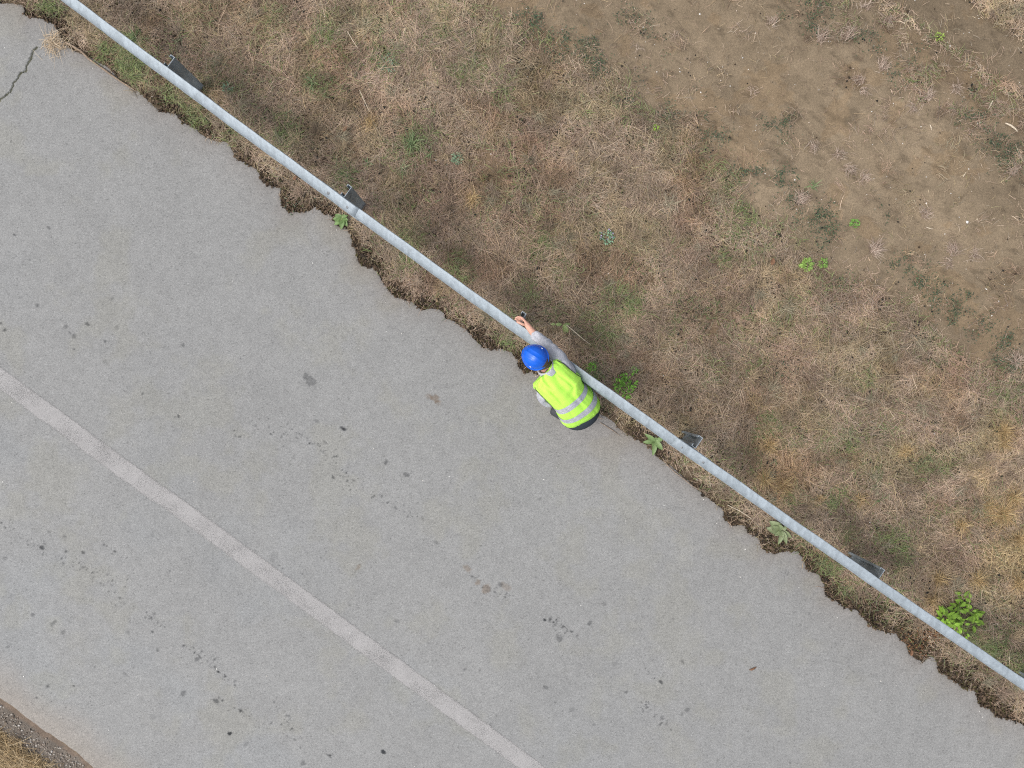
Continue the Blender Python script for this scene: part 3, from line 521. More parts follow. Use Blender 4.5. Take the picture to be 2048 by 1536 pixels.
def post(px, py, label):
    x, y, _ = W(px, py, .735); s0, t0 = st(x, y); d = float(raildt(s0)); tx, ty = UX + NX * d, UY + NY * d; l = math.hypot(tx, ty); tx /= l; ty /= l; nx, ny = -ty, tx
    # C section: web runs back from the rail, flanges turn to the upper left, short lips
    ln = [(-.008, -.046), (.0, -.046), (.0, .0), (.006, .0)]
    sec = [(-.046, -.118 + .026), (-.046, -.118), (0, -.118), (0, 0), (-.046, 0), (-.046, -.022)]   # (along rail, back)
    th = .005; sec = [(a, b) for a, b in sec]
    # thicken the open path
    P = [Vector((a, b)) for a, b in sec]; offs = []
    for i, p in enumerate(P):
        d1 = (P[i] - P[i - 1]).normalized() if i else (P[1] - P[0]).normalized(); d2 = (P[i + 1] - P[i]).normalized() if i < len(P) - 1 else d1
        n1 = Vector((-d1.y, d1.x)); n2 = Vector((-d2.y, d2.x)); m = (n1 + n2).normalized(); k = 1 / max(.5, m.dot(n1)); offs.append(p + m * th * k)
    ring = P + offs[::-1]; n = len(P); zs = [-.15, .735]
    out = []
    for z in zs:
        for q in ring: out.append((x + tx * q.x + nx * q.y, y + ty * q.x + ny * q.y, z))
    m = len(ring); bm = bmesh.new(); vs = [bm.verts.new(Vector(o) - rail.location) for o in out]
    for i in range(m): bm.faces.new((vs[i], vs[(i + 1) % m], vs[m + (i + 1) % m], vs[m + i]))
    for lvl in (0, 1):
        for i in range(n - 1): bm.faces.new((vs[lvl * m + i], vs[lvl * m + i + 1], vs[lvl * m + m - 2 - i], vs[lvl * m + m - 1 - i]))
    bmesh.ops.recalc_face_normals(bm, faces=bm.faces); me = bpy.data.meshes.new('post'); bm.to_mesh(me); bm.free()
    o = link('post', me, M_post, rail)
    # light galvanised rim on the cut top edge
    bm = bmesh.new(); vs = []
    for z in (.7352, .7385):
        for q in ring: vs.append(bm.verts.new(Vector((x + tx * q.x + nx * q.y, y + ty * q.x + ny * q.y, z)) - rail.location))
    for i in range(m): bm.faces.new((vs[i], vs[(i + 1) % m], vs[m + (i + 1) % m], vs[m + i]))
    for lvl in (0, 1):
        for i in range(n - 1): bm.faces.new((vs[lvl * m + i], vs[lvl * m + i + 1], vs[lvl * m + m - 2 - i], vs[lvl * m + m - 1 - i]))
    bmesh.ops.recalc_face_normals(bm, faces=bm.faces); me = bpy.data.meshes.new('cut_edge'); bm.to_mesh(me); bm.free(); link('cut_edge', me, M_rail, o)
    return o
for p in [(350, 115), (704, 374), (1053, 628), (1406, 876), (1770, 1140), (-10, -140), (2140, 1400)]: post(p[0], p[1], None)

# ------------------------------------------------------------------ plants and other single things on the verge
def leaf_mesh(P, az, L, Wd, el0, el1, col, K=7, cup=.25, curl=None, shape=.8):
    n = len(P); p = np.array(P, float); out = np.zeros((n, K + 1, 3, 3)); C_ = np.zeros((n, K + 1, 3, 3)); curl = np.zeros(n) if curl is None else curl
    for k in range(K + 1):
        f = k / K; a = az + curl * f; e = el0 + (el1 - el0) * f
        wd = Wd * max(.05, math.sin(min(1, f ** shape * .97 + .03) * math.pi) ** .85)
        wv = np.stack([-np.sin(a), np.cos(a), np.zeros(n)], 1) * (wd / 2)[:, None]; up = np.array([0, 0, 1.0])[None] * (wd * cup)[:, None]
        out[:, k, 0] = p - wv + up; out[:, k, 1] = p; out[:, k, 2] = p + wv + up
        C_[:, k, :] = col[:, None, :]; C_[:, k, 1] = col * 1.18
        p = p + np.stack([np.cos(a) * np.cos(e), np.sin(a) * np.cos(e), np.sin(e)], 1) * (L / K)[:, None]
    b = (np.arange(n) * (K + 1) * 3)[:, None, None]; k = (np.arange(K) * 3)[None, :, None]; j = np.arange(2)[None, None, :]
    a = b + k + j; F = np.stack([a, a + 1, a + 4, a + 3], -1).reshape(-1, 4)
    return out.reshape(-1, 3), F, C_.reshape(-1, 3)
def place(name, root, V, F, c, m, label, cat, group=None):
    V = V - np.array(root); me = mesh_np(name, V, F, c, True); o = link(name, me, m, None, label, cat, group); o.location = root; return o
def broadleaf(name, px, py, spec, colr, label, z=.06, cat='weed'):
    x, y, _ = W(px, py, z); g = float(gz(np.array([x]), np.array([y]))[0]); n = len(spec)
    az = np.array([R(a) for a, _, _, _ in spec]); L = np.array([b for _, b, _, _ in spec]); wd = np.array([c_ for _, _, c_, _ in spec]); el = np.array([R(d) for _, _, _, d in spec])
    P = np.tile([[x, y, max(g, -.02) + .03]], (n, 1)) + rng.normal(0, .004, (n, 3)); P[:, 2] += rng.uniform(0, .03, n)
    cc = np.array([colr]) * rng.normal(1, .10, n)[:, None].clip(.75, 1.3)
    V, F, c = leaf_mesh(P, az, L, wd, el, el - .8, cc)
    return place(name, (x, y, g), V, F, c, M_leaf, label, cat)
broadleaf('broadleaf_weed', 1311, 883, [(145,.14,.045,25),(185,.12,.050,20),(262,.15,.050,15),(310,.12,.055,25),(230,.07,.03,50),(90,.06,.03,60),(20,.10,.045,20)], (.165,.245,.095), 'green broad-leaved rosette weed at the asphalt edge, left of the third uncovered post')
broadleaf('broadleaf_weed', 1565, 1062, [(255,.15,.05,15),(290,.15,.05,15),(325,.14,.055,20),(140,.15,.10,20),(170,.16,.09,15),(215,.09,.045,30),(40,.08,.04,30),(120,.09,.05,45)], (.195,.240,.120), 'pale green weed with one large rounded leaf at the road edge beside dark moss')
def bushy(name, px, py, rad, n, colr, label, lw=(.018, .03), hgt=.12, cat='plant', sub=None):
    x, y, _ = W(px, py, .08); g = float(gz(np.array([x]), np.array([y]))[0])
    cen = [(0, 0)] if not sub else [((a - px) / 200, (py - b) / 200) for a, b in sub]
    idx = rng.integers(0, len(cen), n); r = np.sqrt(rng.random(n)) * rad; a = rng.uniform(0, 6.28, n)
    ox = np.array([cen[i][0] for i in idx]); oy = np.array([cen[i][1] for i in idx])
    P = np.stack([x + ox + np.cos(a) * r, y + oy + np.sin(a) * r, g + .02 + rng.random(n) * hgt * (1 - .5 * r / rad)], 1)
    az = a + rng.normal(0, .7, n); cc = np.array([colr]) * rng.normal(1, .22, n)[:, None].clip(.5, 1.5); Wd = rng.uniform(*lw, n)
    V, F, c = leaf_mesh(P, az, Wd * rng.uniform(1.5, 2.3, n), Wd, rng.uniform(-.1, .7, n), rng.uniform(-.7, .1, n), cc, K=5, cup=.2)
    # thin stems
    m = max(6, n // 10); st_ = P[:m].copy(); base = np.tile([[x, y, g]], (m, 1)); dd = st_ - base; Ls = np.linalg.norm(dd, axis=1)
    v2, f2, c2 = ribbons(base, np.arctan2(dd[:, 1], dd[:, 0]), Ls, np.full(m, .003), np.arcsin(np.clip(dd[:, 2] / Ls, -1, 1)), np.arcsin(np.clip(dd[:, 2] / Ls, -1, 1)), np.zeros(m), np.zeros(m), np.tile([[.12, .17, .05]], (m, 1)), 3)
    V, F, c = joinp([(V, F, c), (v2, f2, c2)])
    return place(name, (x, y, g), V, F, c, M_leaf, label, cat)
bushy('leafy_plant', 1915, 1233, .05, 150, (.20,.34,.04), 'large lime green leafy plant pushing out from under the rail near the bottom right corner', (.022,.040), .14, sub=[(1888,1230),(1895,1238),(1905,1232),(1914,1222),(1925,1216),(1933,1203),(1928,1200),(1945,1226),(1953,1236),(1948,1246),(1915,1245),(1925,1256),(1928,1265),(1902,1246),(1936,1232)])
bushy('leafy_plant', 1248, 771, .085, 230, (.13,.29,.03), 'small bright green feathery plant behind the rail, right of the crouching worker', (.010,.018), .10, sub=[(1243,768),(1257,765),(1250,782),(1248,772)])
broadleaf('broadleaf_weed', 684, 436, [(180,.10,.06,20),(215,.11,.06,20),(260,.11,.055,15),(300,.09,.05,25),(340,.07,.045,30),(150,.09,.06,15),(60,.06,.03,50),(20,.07,.035,30)], (.14,.23,.075), 'bright green lobed weed at the road edge below the rail beside the second post')
def flowered():
    o = bushy('flowering_plant', 1214, 473, .065, 110, (.16,.27,.17), 'blue-green plant with small lilac flowers standing in the dead grass', (.008,.014), .12)
    fb = np.array([[-.055, .01, .09], [.06, .03, .09], [.0, -.03, .12], [.05, -.01, .11], [-.05, .04, .08], [.02, .07, .1], [-.06, -.01, .1], [.035, .06, .09]])
    for q in fb:
        v, f, c = lumps(q[None], np.array([.008]), np.array([[.42, .36, .52]])); link('flower', mesh_np('flower', v, f, c, True), M_leaf, o)
flowered()
bushy('small_herb', 914, 314, .05, 90, (.16,.23,.14), 'small blue-green herb beside the bare soil patch in the upper grass', (.008,.016), .09)
bushy('small_herb', 1617, 527, .055, 110, (.20,.31,.07), 'yellow-green herb clump right of a rusty dead leaf near the right side', (.010,.02), .08)
bushy('small_herb', 1650, 526, .035, 45, (.17,.29,.06), 'smaller green sprig just right of the yellow-green herb clump', (.010,.018), .07)
bushy('small_herb', 1714, 444, .04, 55, (.13,.26,.05), 'mid green herb at the edge of the bare soil above the dead leaf', (.007,.014), .06)
bushy('small_herb', 1185, 734, .035, 60, (.15,.33,.04), 'little bright green herb touching the back of the rail at the worker\'s arm', (.008,.016), .08)
bushy('small_herb', 1271, 740, .03, 45, (.14,.27,.05), 'tiny green herb up and right of the bright feathery plant', (.007,.014), .06)
bushy('small_herb', 1885, 68, .04, 45, (.24,.32,.07), 'yellow-green herb on the bare soil near the top right corner', (.007,.014), .05)
bushy('small_herb', 450, 172, .05, 70, (.12,.21,.13), 'grey-green herb in the dead grass right of the first post', (.008,.015), .06)
bushy('small_herb', 775, 122, .10, 150, (.13,.19,.12), 'wide greyish green spreading herb in the grass at the top middle', (.007,.013), .06)
bushy('small_herb', 1313, 252, .022, 22, (.24,.40,.04), 'single tiny lime sprig alone in dead grass in the upper middle right', (.009,.014), .05)
broadleaf('broadleaf_weed', 1112, 648, [(0,.07,.035,10),(180,.05,.03,10)], (.24,.31,.115), 'two pale green dock leaves lying in dead grass right of the gloveless hand', cat='weed')
broadleaf('broadleaf_weed', 1128, 652, [(300,.08,.045,10),(285,.10,.04,5),(20,.08,.04,10)], (.25,.32,.12), 'pale curled dock leaves next to a long straw stalk, up and right of the worker')
def tuft(name, px, py, n, Lr, Wr, elr, cols, label, cat, group=None, spread=.02, bias=None, K=6, m=None):
    x, y, _ = W(px, py, .04); g = float(gz(np.array([x]), np.array([y]))[0])
    a = rng.uniform(0, 6.28, n) if bias is None else R(bias[0]) + rng.normal(0, R(bias[1]), n)
    P = np.stack([x + rng.normal(0, spread, n), y + rng.normal(0, spread, n), np.full(n, g + .015) + rng.uniform(0, .035, n)], 1)
    cc = np.array(cols)[rng.integers(0, len(cols), n)] * rng.normal(1, .12, n)[:, None].clip(.6, 1.4); e = rng.uniform(*elr, n)
    V, F, c = ribbons(P, a, rng.uniform(*Lr, n), rng.uniform(*Wr, n), e, e - rng.uniform(.5, 1.3, n), rng.normal(0, .35, n), rng.uniform(-.3, .3, n), cc, K, 1.12, 'grass', g + .012)
    return place(name, (x, y, g), V, F, c, m or M_green, label, cat, group)
GS = [(.15,.21,.095),(.18,.25,.11),(.12,.17,.075),(.20,.25,.13)]
for a in [(825, 285, 60, .15, 'large green tuft of broad-bladed grass left of the bare soil patch'), (622, 163, 34, .13, 'bright yellow-green grass tuft with long blades in the upper left verge'), (690, 350, 22, .13, 'green grass tuft directly above the second post'), (808, 338, 12, .13, 'few grey-green flat blades fanning out, above the dead grass right of second post'), (860, 305, 12, .09, 'thin green blades beside the large broad-bladed tuft'), (735, 325, 16, .09, 'small green grass tuft between second post and large broad-bladed tuft'), (267, 72, 26, .11, 'green fan of grass blades behind the rail near the top left corner'), (1762, 998, 20, .11, 'mid green grass tuft in the lower right verge above the last post'), (1625, 370, 18, .10, 'olive grass tuft at the lower edge of the bare soil'), (1355, 890, 0, .1, '')]:
    if a[2]: tuft('grass_tuft', a[0], a[1], a[2], (a[3] * .45, a[3]), (.005, .010), (.3, 1.2), GS, a[4], 'grass tuft', 'green grass tufts in the verge', .014)
GG = [(.44,.31,.155),(.36,.25,.12),(.50,.38,.21),(.28,.20,.10)]
for a in [(742,242,70,.11,'golden brown grass tuft in the upper left verge'),(945,397,90,.11,'round golden straw tuft below the bare soil patch',),(1541,893,120,.13,'golden grass tuft right of the fourth post'),(1532,958,150,.17,'wide golden brown grass clump above the rail, right of centre'),(1568,972,120,.16,'golden clump touching the right side of the widest golden clump'),(1812,903,110,.11,'compact yellow-gold tuft alone in the right verge'),(2012,862,120,.14,'upper golden tuft at the right edge of the photo'),(2012,885,90,.14,'pale golden tuft just below the upper right-edge tuft'),(2033,998,130,.15,'bright golden tuft cut by the right edge'),(2008,1030,200,.22,'large star-shaped pale golden tuft at the right edge'),(1982,1012,90,.14,'pale golden tuft left of the star-shaped one'),(1925,1052,110,.15,'light straw tuft lower left of the star-shaped one'),(1880,1158,120,.15,'golden tuft above the lime green plant'),(1955,1160,120,.16,'sprawling golden tuft right of the one above the lime plant'),(1868,1203,90,.13,'small golden tuft touching the back of the rail above the lime plant'),(2040,1080,120,.17,'golden tuft at the right edge below the star-shaped one'),(2040,1170,110,.16,'orange-gold tuft at the right edge level with the lime plant'),(1640,1000,70,.10,'brownish gold tuft just above the rail, left of the last post'),(1722,1000,70,.10,'brown gold tuft beside green grass above the last post'),(1688,880,0,.1,'x')]:
    if a[2]: tuft('dry_tuft', a[0], a[1], a[2], (a[3] * .4, a[3]), (.0028, .0050), (.2, 1.3), GG, a[4], 'dry tuft', 'golden dry grass tufts in the verge', .018, m=M_straw)
GP = [(.40,.31,.25),(.33,.25,.20),(.46,.38,.31),(.25,.18,.14)]
for a in [(1640,78,50,.15,'pinkish dead tuft on bare soil, leftmost of the upper right row',(70,40)),(1690,72,34,.16,'dead tuft with long stalks leaning up right on the upper bare soil',(50,25)),(1730,12,40,.12,'dead grass tuft touching the top edge above the bare soil',(80,60)),(1780,38,60,.12,'broad dead tuft near the top edge, right part of the upper strip',(200,70)),(1700,62,50,.10,'low dead tuft right beside the long-stalked one',(0,60)),(1765,135,60,.14,'spiky dead tuft in the middle of the upper right strip',(70,45)),(1718,158,60,.10,'small grey dead tuft on bare soil below the spiky one',None),(1728,180,40,.09,'yellowish dead tuft under the small grey one',(-40,40)),(1855,195,70,.13,'tangled dead tuft between green clover patches at the upper right',(90,70)),(1830,213,50,.13,'dead tuft trailing left below the tangled one',(200,40)),(1915,175,50,.10,'dead tuft near the pale corn stalk at the upper right',None),(1628,285,45,.12,'dead tuft with three long stalks below it on bare soil',(-90,30)),(1680,307,50,.09,'light orange dead tuft in the middle of the bare soil',None),(1700,335,60,.11,'pinkish dead tuft just below the light orange one',(-60,60)),(1730,350,50,.11,'dead tuft at the lower middle of the bare soil',(-30,50)),(1855,425,70,.10,'reddish dead tuft on bare soil at the right',None),(1910,500,80,.13,'grey dead tuft left of its neighbour on the right bare soil',(100,60)),(1955,507,50,.11,'pale dead tuft right of its grey neighbour',None),(1905,525,50,.10,'curved dead tuft under the grey one on the right bare soil',(200,40)),(1750,500,120,.16,'big pale dead clump where turf meets bare soil at the right',(40,60)),(1600,400,110,.14,'pale dead clump where turf meets bare soil, below the middle of the frame top',(60,60)),(2035,720,90,.14,'pinkish pale clump at the right edge beside bare soil',None),(2030,345,50,.13,'dead clump at the right edge beside dark clover',(90,50)),(1545,45,40,.12,'dead tuft at the top edge left of the upper strip',(100,60)),(1510,180,30,.08,'small reddish dead tuft left on the bare soil',None),(1475,55,14,.08,'thin yellow dead tuft on the upper bare soil',None),(1350,65,24,.08,'faint yellow dead tuft right of dark green patches',None),(1280,90,16,.10,'sparse yellow stems on thin turf at the upper middle',None)]:
    tuft('dead_tuft', a[0], a[1], a[2], (a[3] * .35, a[3]), (.0024, .0045), (.1, 1.0), GP, a[4], 'dead tuft', 'dead grass tufts on the bare soil', .026, a[5], m=M_straw)
tuft('straw_heap', 104, 82, 220, (.05, .19), (.0026, .0048), (.0, .5), [(.46,.36,.25),(.38,.29,.19),(.54,.45,.33)], 'pale straw heap lying over the road corner by the crack, top left', 'straw', None, .05, m=M_straw)
# cropped twigs, stalks, leaves
def tube(pts, radii, n=8, jit=0):
    out = []; P = [Vector(p) for p in pts]
    for i, p in enumerate(P):
        d = (P[min(i + 1, len(P) - 1)] - P[max(i - 1, 0)]).normalized(); u = d.cross(Vector((0, 0, 1)));
        u = u.normalized() if u.length > 1e-4 else Vector((1, 0, 0)); v = u.cross(d)
        for k in range(n):
            a = k / n * 6.28318; r = radii[i] * (1 + jit * math.sin(i * 2.3 + k * 1.7)); out.append(tuple(p + u * math.cos(a) * r + v * math.sin(a) * r))
    V = np.array(out); F = grid_faces(len(P), n, True).tolist()
    return V, np.array(F)
def stick(name, pts, rad, m, label, cat, z=.012):
    P = [W(a, b, z) for a, b in pts]; rr = [rad * (1 - .3 * i / len(P)) for i in range(len(P))]; rr[0] *= .7; rr[-1] *= .5
    V, F = tube(P, rr, 8, .15); root = np.array(P[0]); me = mesh_np(name, V - root, F, None, True); o = link(name, me, m, None, label, cat); o.location = P[0]; return o
stick('dead_stick', [(130,84),(145,92),(160,101),(170,110),(178,118),(198,132),(215,144),(230,155),(245,165),(258,173),(268,179)], .011, M_stick, 'long crooked dead stick lying along the asphalt edge in the top left', 'stick')
M_pale = mat('pale_stalk', (0.55, 0.47, 0.36), rough=0.8, noise=[(80, .8, 1.15, 3)])
stick('pale_stalk', [(2011,246),(2022,251),(2031,258),(2035,263)], .010, M_pale, 'pale bent corn stalk piece on soil at the upper right edge', 'stalk', .02)
stick('pale_stalk', [(1986,201),(1982,208),(1978,216)], .006, M_pale, 'short straight pale stalk piece above the bent corn stalk', 'stalk', .02)
stick('pale_stalk', [(1860,249),(1862,254),(1864,261)], .005, M_pale, 'short pale stalk piece on open soil, left of two clover patches', 'stalk', .02)
stick('pale_stalk', [(1926,354),(1930,348),(1932,344)], .005, M_pale, 'tiny pale stalk piece low on the bare soil', 'stalk', .0)
stick('pale_stalk', [(1852,454),(1860,457),(1866,458)], .005, M_pale, 'pale split stalk beside the reddish dead tuft', 'stalk', .02)
stick('straw_stalk', [(830,0),(0,0)][:0] or [(719,180),(728,200),(739,223)], .004, M_pale, 'long straw stalk slanting down through turf, upper left of large green tuft', 'stalk', .08)
stick('straw_stalk', [(1133,650),(1150,664),(1166,678),(1181,689)], .0045, M_pale, 'thin straw stalk starting at the dock leaves', 'stalk', .08)
stick('straw_stalk', [(695,63),(705,80),(716,97)], .004, M_pale, 'yellow straw stalk in the turf near the top edge', 'stalk', .08)
stick('straw_stalk', [(1200,845),(1218,856),(1230,864),(1240,872)], .004, M_stick, 'curved dry twig on the asphalt edge right of the worker', 'stalk', .012)
stick('straw_stalk', [(1322,912),(1335,930),(1350,945),(1368,958),(1385,972),(1420,990)], .0045, M_stick, 'long trailing root along the broken asphalt edge below the rail', 'stalk', .008)
stick('straw_stalk', [(1455,1010),(1480,1022),(1500,1035),(1520,1055)], .004, M_pale, 'straw stem across the moss clumps left of the large-leaved weed', 'stalk', .02)
def deadleaf(px, py, L, az, wd, label, z):
    x, y, _ = W(px, py, z); V, F, c = leaf_mesh([[x, y, z]], np.array([R(az)]), np.array([L]), np.array([wd]), np.array([.2]), np.array([-.25]), np.array([[.4, .15, .05]]), K=8, cup=.22, curl=np.array([.3]))
    place('dead_leaf', (x, y, z), V, F, c, M_dleaf, label, 'leaf')
deadleaf(1543, 530, .075, 70, .045, 'rusty orange dead leaf lying on turf in the right half', .07)
deadleaf(686, 262, .07, 45, .035, 'brown dead leaf on turf left of the large green tuft', .07)
deadleaf(1498, 1340, .085, 15, .020, 'narrow brown dead leaf lying alone on the asphalt', .006)
deadleaf(1822, 1312, .07, 80, .03, 'orange-brown dead leaf among moss at the lower right road edge', .01)
deadleaf(587, 360, .05, 50, .03, 'small orange dead leaf in turf by the road, left of the second post', .05)
def rock(px, py, size, colr, label):
    x, y, _ = W(px, py, .01); v, f, c = lumps(np.zeros((1, 3)), np.array([size]), np.array([colr])); o = link('stone', mesh_np('stone', v, f, c, False), M_stone, None, label, 'stone'); o.location = (x, y, float(gz(np.array([x]), np.array([y]))[0]) + size * .3)
rock(1938, 443, .015, (.68,.68,.66), 'small white stone on the bare soil at the right')
rock(1957, 437, .010, (.62,.54,.40), 'small cream stone right beside the white one')
rock(845, 296, .011, (.62,.64,.60), 'pale stone at the foot of the large green grass tuft')
rock(1127, 683, .010, (.66,.64,.62), 'white stone in the turf above the worker\'s shoulder')
rock(181, 1377, .009, (.74,.74,.74), 'white stone on the asphalt near the bottom left corner')

# ------------------------------------------------------------------ the worker
pr = W(1150, 800, 0)
person = empty('person', (pr[0], pr[1], 0), 'crouching worker in blue hard hat and neon green vest, bare hand over the guardrail', 'person')
dg = bpy.context.evaluated_depsgraph_get
def skin(name, nodes, edges, m, parent, root, sub=2, disp=None, color=None):
    """nodes: {key: (px, py, z, r)}"""
    keys = list(nodes); me = bpy.data.meshes.new(name); vs = [Vector(W(*nodes[k][:3])) - person.location for k in keys]
    me.from_pydata(vs, [(keys.index(a), keys.index(b)) for a, b in edges], [])
    o = bpy.data.objects.new(name + '_tmp', me); C.objects.link(o)
    md = o.modifiers.new('Skin', 'SKIN'); md.use_smooth_shade = True; md.branch_smoothing = .6
    for i, k in enumerate(keys):
        sv = me.skin_vertices[0].data[i]; r = nodes[k][3]; sv.radius = (r, r) if not isinstance(r, tuple) else r; sv.use_root = (k == root)
    ms = o.modifiers.new('Sub', 'SUBSURF'); ms.levels = sub; ms.render_levels = sub
    bpy.context.view_layer.update()
    ev = o.evaluated_get(dg()); nm = bpy.data.meshes.new_from_object(ev); nm.name = name
    bpy.data.objects.remove(o); bpy.data.meshes.remove(me)
    if disp:
        n = len(nm.vertices); co = np.zeros(n * 3, dtype=np.float32); nm.vertices.foreach_get('co', co); co = co.reshape(-1, 3)
        no = np.zeros(n * 3, dtype=np.float32); nm.vertices.foreach_get('normal', no); no = no.reshape(-1, 3)
        k = np.abs(np.sin(fbm(co[:, 0] + co[:, 2] * .7, co[:, 1] - co[:, 2] * .5, disp[1], 111, 3) * 14)) - .5
        co = co + no * (k * disp[0])[:, None]; nm.vertices.foreach_set('co', co.astype(np.float32).ravel())
    for pl in nm.polygons: pl.use_smooth = True
    nm.materials.clear()
    return link(name, nm, m, parent)
B = {'pel': (1168,822,.40,.105), 'sp': (1152,800,.56,.10), 'ch': (1122,765,.74,.105), 'nb': (1098,741,.87,.058), 'nk': (1089,731,.93,.052), 'hd': (1074,716,1.00,.088), 'ht': (1066,708,1.06,.070),
     'rs': (1130,738,.84,.058), 're': (1103,704,.81,.042), 'rw': (1063,662,.765,.034), 'rp': (1058,655,.765,.036), 'rp2': (1052,645,.758,.040), 
     'ls': (1085,783,.80,.056), 'le': (1098,803,.56,.040), 'lw': (1085,775,.42,.028), 'lp': (1080,765,.41,(.03,.018)),
     'lh': (1152,836,.37,.085), 'lk': (1112,783,.46,.058), 'la': (1132,836,.10,.030), 'lt': (1114,824,.04,.020),
     'rh': (1184,812,.37,.085), 'rk': (1150,770,.44,.058), 'ra': (1172,812,.10,.030), 'rt': (1155,795,.04,.020)}
BE = [('pel','sp'),('sp','ch'),('ch','nb'),('nb','nk'),('nk','hd'),('hd','ht'),('ch','rs'),('rs','re'),('re','rw'),('rw','rp'),('rp','rp2'),('ch','ls'),('ls','le'),('le','lw'),('lw','lp'),('pel','lh'),('lh','lk'),('lk','la'),('la','lt'),('pel','rh'),('rh','rk'),('rk','ra'),('ra','rt')]
# fingers of the right hand, each a bent chain rooted in the palm; tips rest on the back edge of the beam
fing = [((1049,641,.776),(1043,635,.779),(1036,633.5,.775),(1030,637,.766),.0088),
        ((1050,642,.758),(1044.5,636.5,.759),(1036,636.5,.757),(1029,639.5,.752),.0090),
        ((1051,643,.742),(1046,638.5,.741),(1038,639,.739),(1032,642.5,.736),.0085),
        ((1052,645,.728),(1047.5,641.5,.725),(1041,642,.722),(1036,644.5,.720),.0075)]
for i, (a, b, c_, d, r) in enumerate(fing):
    for j, (p, rr) in enumerate(zip((a, b, c_, d), (1.15, 1.05, .95, .8))): B['f%d%d' % (i, j)] = (*p, r * rr * 1.22)
    BE += [('rp2', 'f%d0' % i), ('f%d0' % i, 'f%d1' % i), ('f%d1' % i, 'f%d2' % i), ('f%d2' % i, 'f%d3' % i)]
for j, p in enumerate([(1051,650,.772,.015),(1046,649,.782,.0135),(1040,646,.782,.012),(1033,643,.772,.0105)]):
    B['t%d' % j] = p
BE += [('rp2','t0'),('t0','t1'),('t1','t2'),('t2','t3')]
skin('body', B, BE, M_skin, person, 'pel', 2)
SH = {'c': (1122,765,.73,.118), 'lo': (1155,805,.52,.112), 'nb': (1099,742,.86,.075),
      'rs': (1134,735,.825,.098), 'ra': (1117,717,.825,.080), 're': (1102,702,.815,.070), 'rf': (1085,684,.795,.060), 'rf2': (1072,671,.778,.050), 'rw': (1066,665,.77,.044),
      'ls': (1086,784,.78,.075), 'lu': (1082,793,.68,.068), 'le': (1094,805,.58,.068), 'le2': (1106,811,.52,.055), 'lf': (1092,790,.47,.05), 'lw': (1085,778,.43,.045)}
skin('shirt', SH, [('c','lo'),('c','nb'),('c','rs'),('rs','ra'),('ra','re'),('re','rf'),('rf','rf2'),('rf2','rw'),('c','ls'),('ls','lu'),('lu','le'),('le','le2'),('le','lf'),('lf','lw')], M_shirt, person, 'c', 3, (.017, .13))
TR = {'p': (1165,828,.385,.25), 'w': (1154,805,.50,.115), 'lh': (1144,834,.36,.13), 'lk': (1112,785,.46,.072), 'lm': (1122,812,.27,.066), 'la': (1132,835,.09,.066),
      'rh': (1182,811,.36,.13), 'rk': (1150,772,.44,.070), 'rm': (1162,795,.27,.066), 'ra': (1172,812,.09,.066), 'bt': (1172,832,.33,.12)}
trou = skin('trousers', TR, [('p','w'),('p','lh'),('lh','lk'),('lk','lm'),('lm','la'),('p','rh'),('rh','rk'),('rk','rm'),('rm','ra'),('p','bt')], M_trous, person, 'p', 2, (.008, .12))
# fuse the seat with the legs into one continuous surface
cs_ = Vector(W(1164, 830, .38)) - person.location; d1 = Vector((.85, .53, 0)).normalized(); d2 = Vector((.53, -.85, 0)).normalized()
tv = [v.co.copy() for v in trou.data.vertices]; tf = [tuple(p_.vertices) for p_ in trou.data.polygons]; o0 = len(tv)
for a_i in range(17):
    ph = -math.pi / 2 + math.pi * a_i / 16
    for k in range(32):
        a = k / 32 * 6.28318; tv.append(cs_ + d1 * (math.cos(a) * math.cos(ph) * .186) + d2 * (math.sin(a) * math.cos(ph) * .132) + Vector((0, 0, math.sin(ph) * .135)))
tf += [tuple(int(q) + o0 for q in f_) for f_ in grid_faces(17, 32, True)]
tm = bpy.data.meshes.new('trousers'); tm.from_pydata(tv, [], tf); tmp = bpy.data.objects.new('tmp', tm); C.objects.link(tmp)
rm = tmp.modifiers.new('r', 'REMESH'); rm.mode = 'VOXEL'; rm.voxel_size = .011; rm.use_smooth_shade = True
sm_ = tmp.modifiers.new('s', 'SMOOTH'); sm_.iterations = 6; sm_.factor = .5
bpy.context.view_layer.update(); nm = bpy.data.meshes.new_from_object(tmp.evaluated_get(dg())); nm.name = 'trousers'; bpy.data.objects.remove(tmp)
for pl in nm.polygons: pl.use_smooth = True
nm.materials.clear(); nm.materials.append(M_trous); trou.data = nm
skin('shoe', {'h': (1134,836,.06,.060), 'm': (1120,827,.06,.062), 't': (1107,820,.055,.058), 'tt': (1103,818,.045,.045)}, [('h','m'),('m','t'),('t','tt')], M_shoe, person, 'h', 2)
skin('shoe', {'h': (1176,814,.05,.044), 'm': (1164,804,.05,.045), 't': (1153,794,.045,.044), 'tt': (1149,791,.035,.034)}, [('h','m'),('m','t'),('t','tt')], M_shoe, person, 'h', 2)

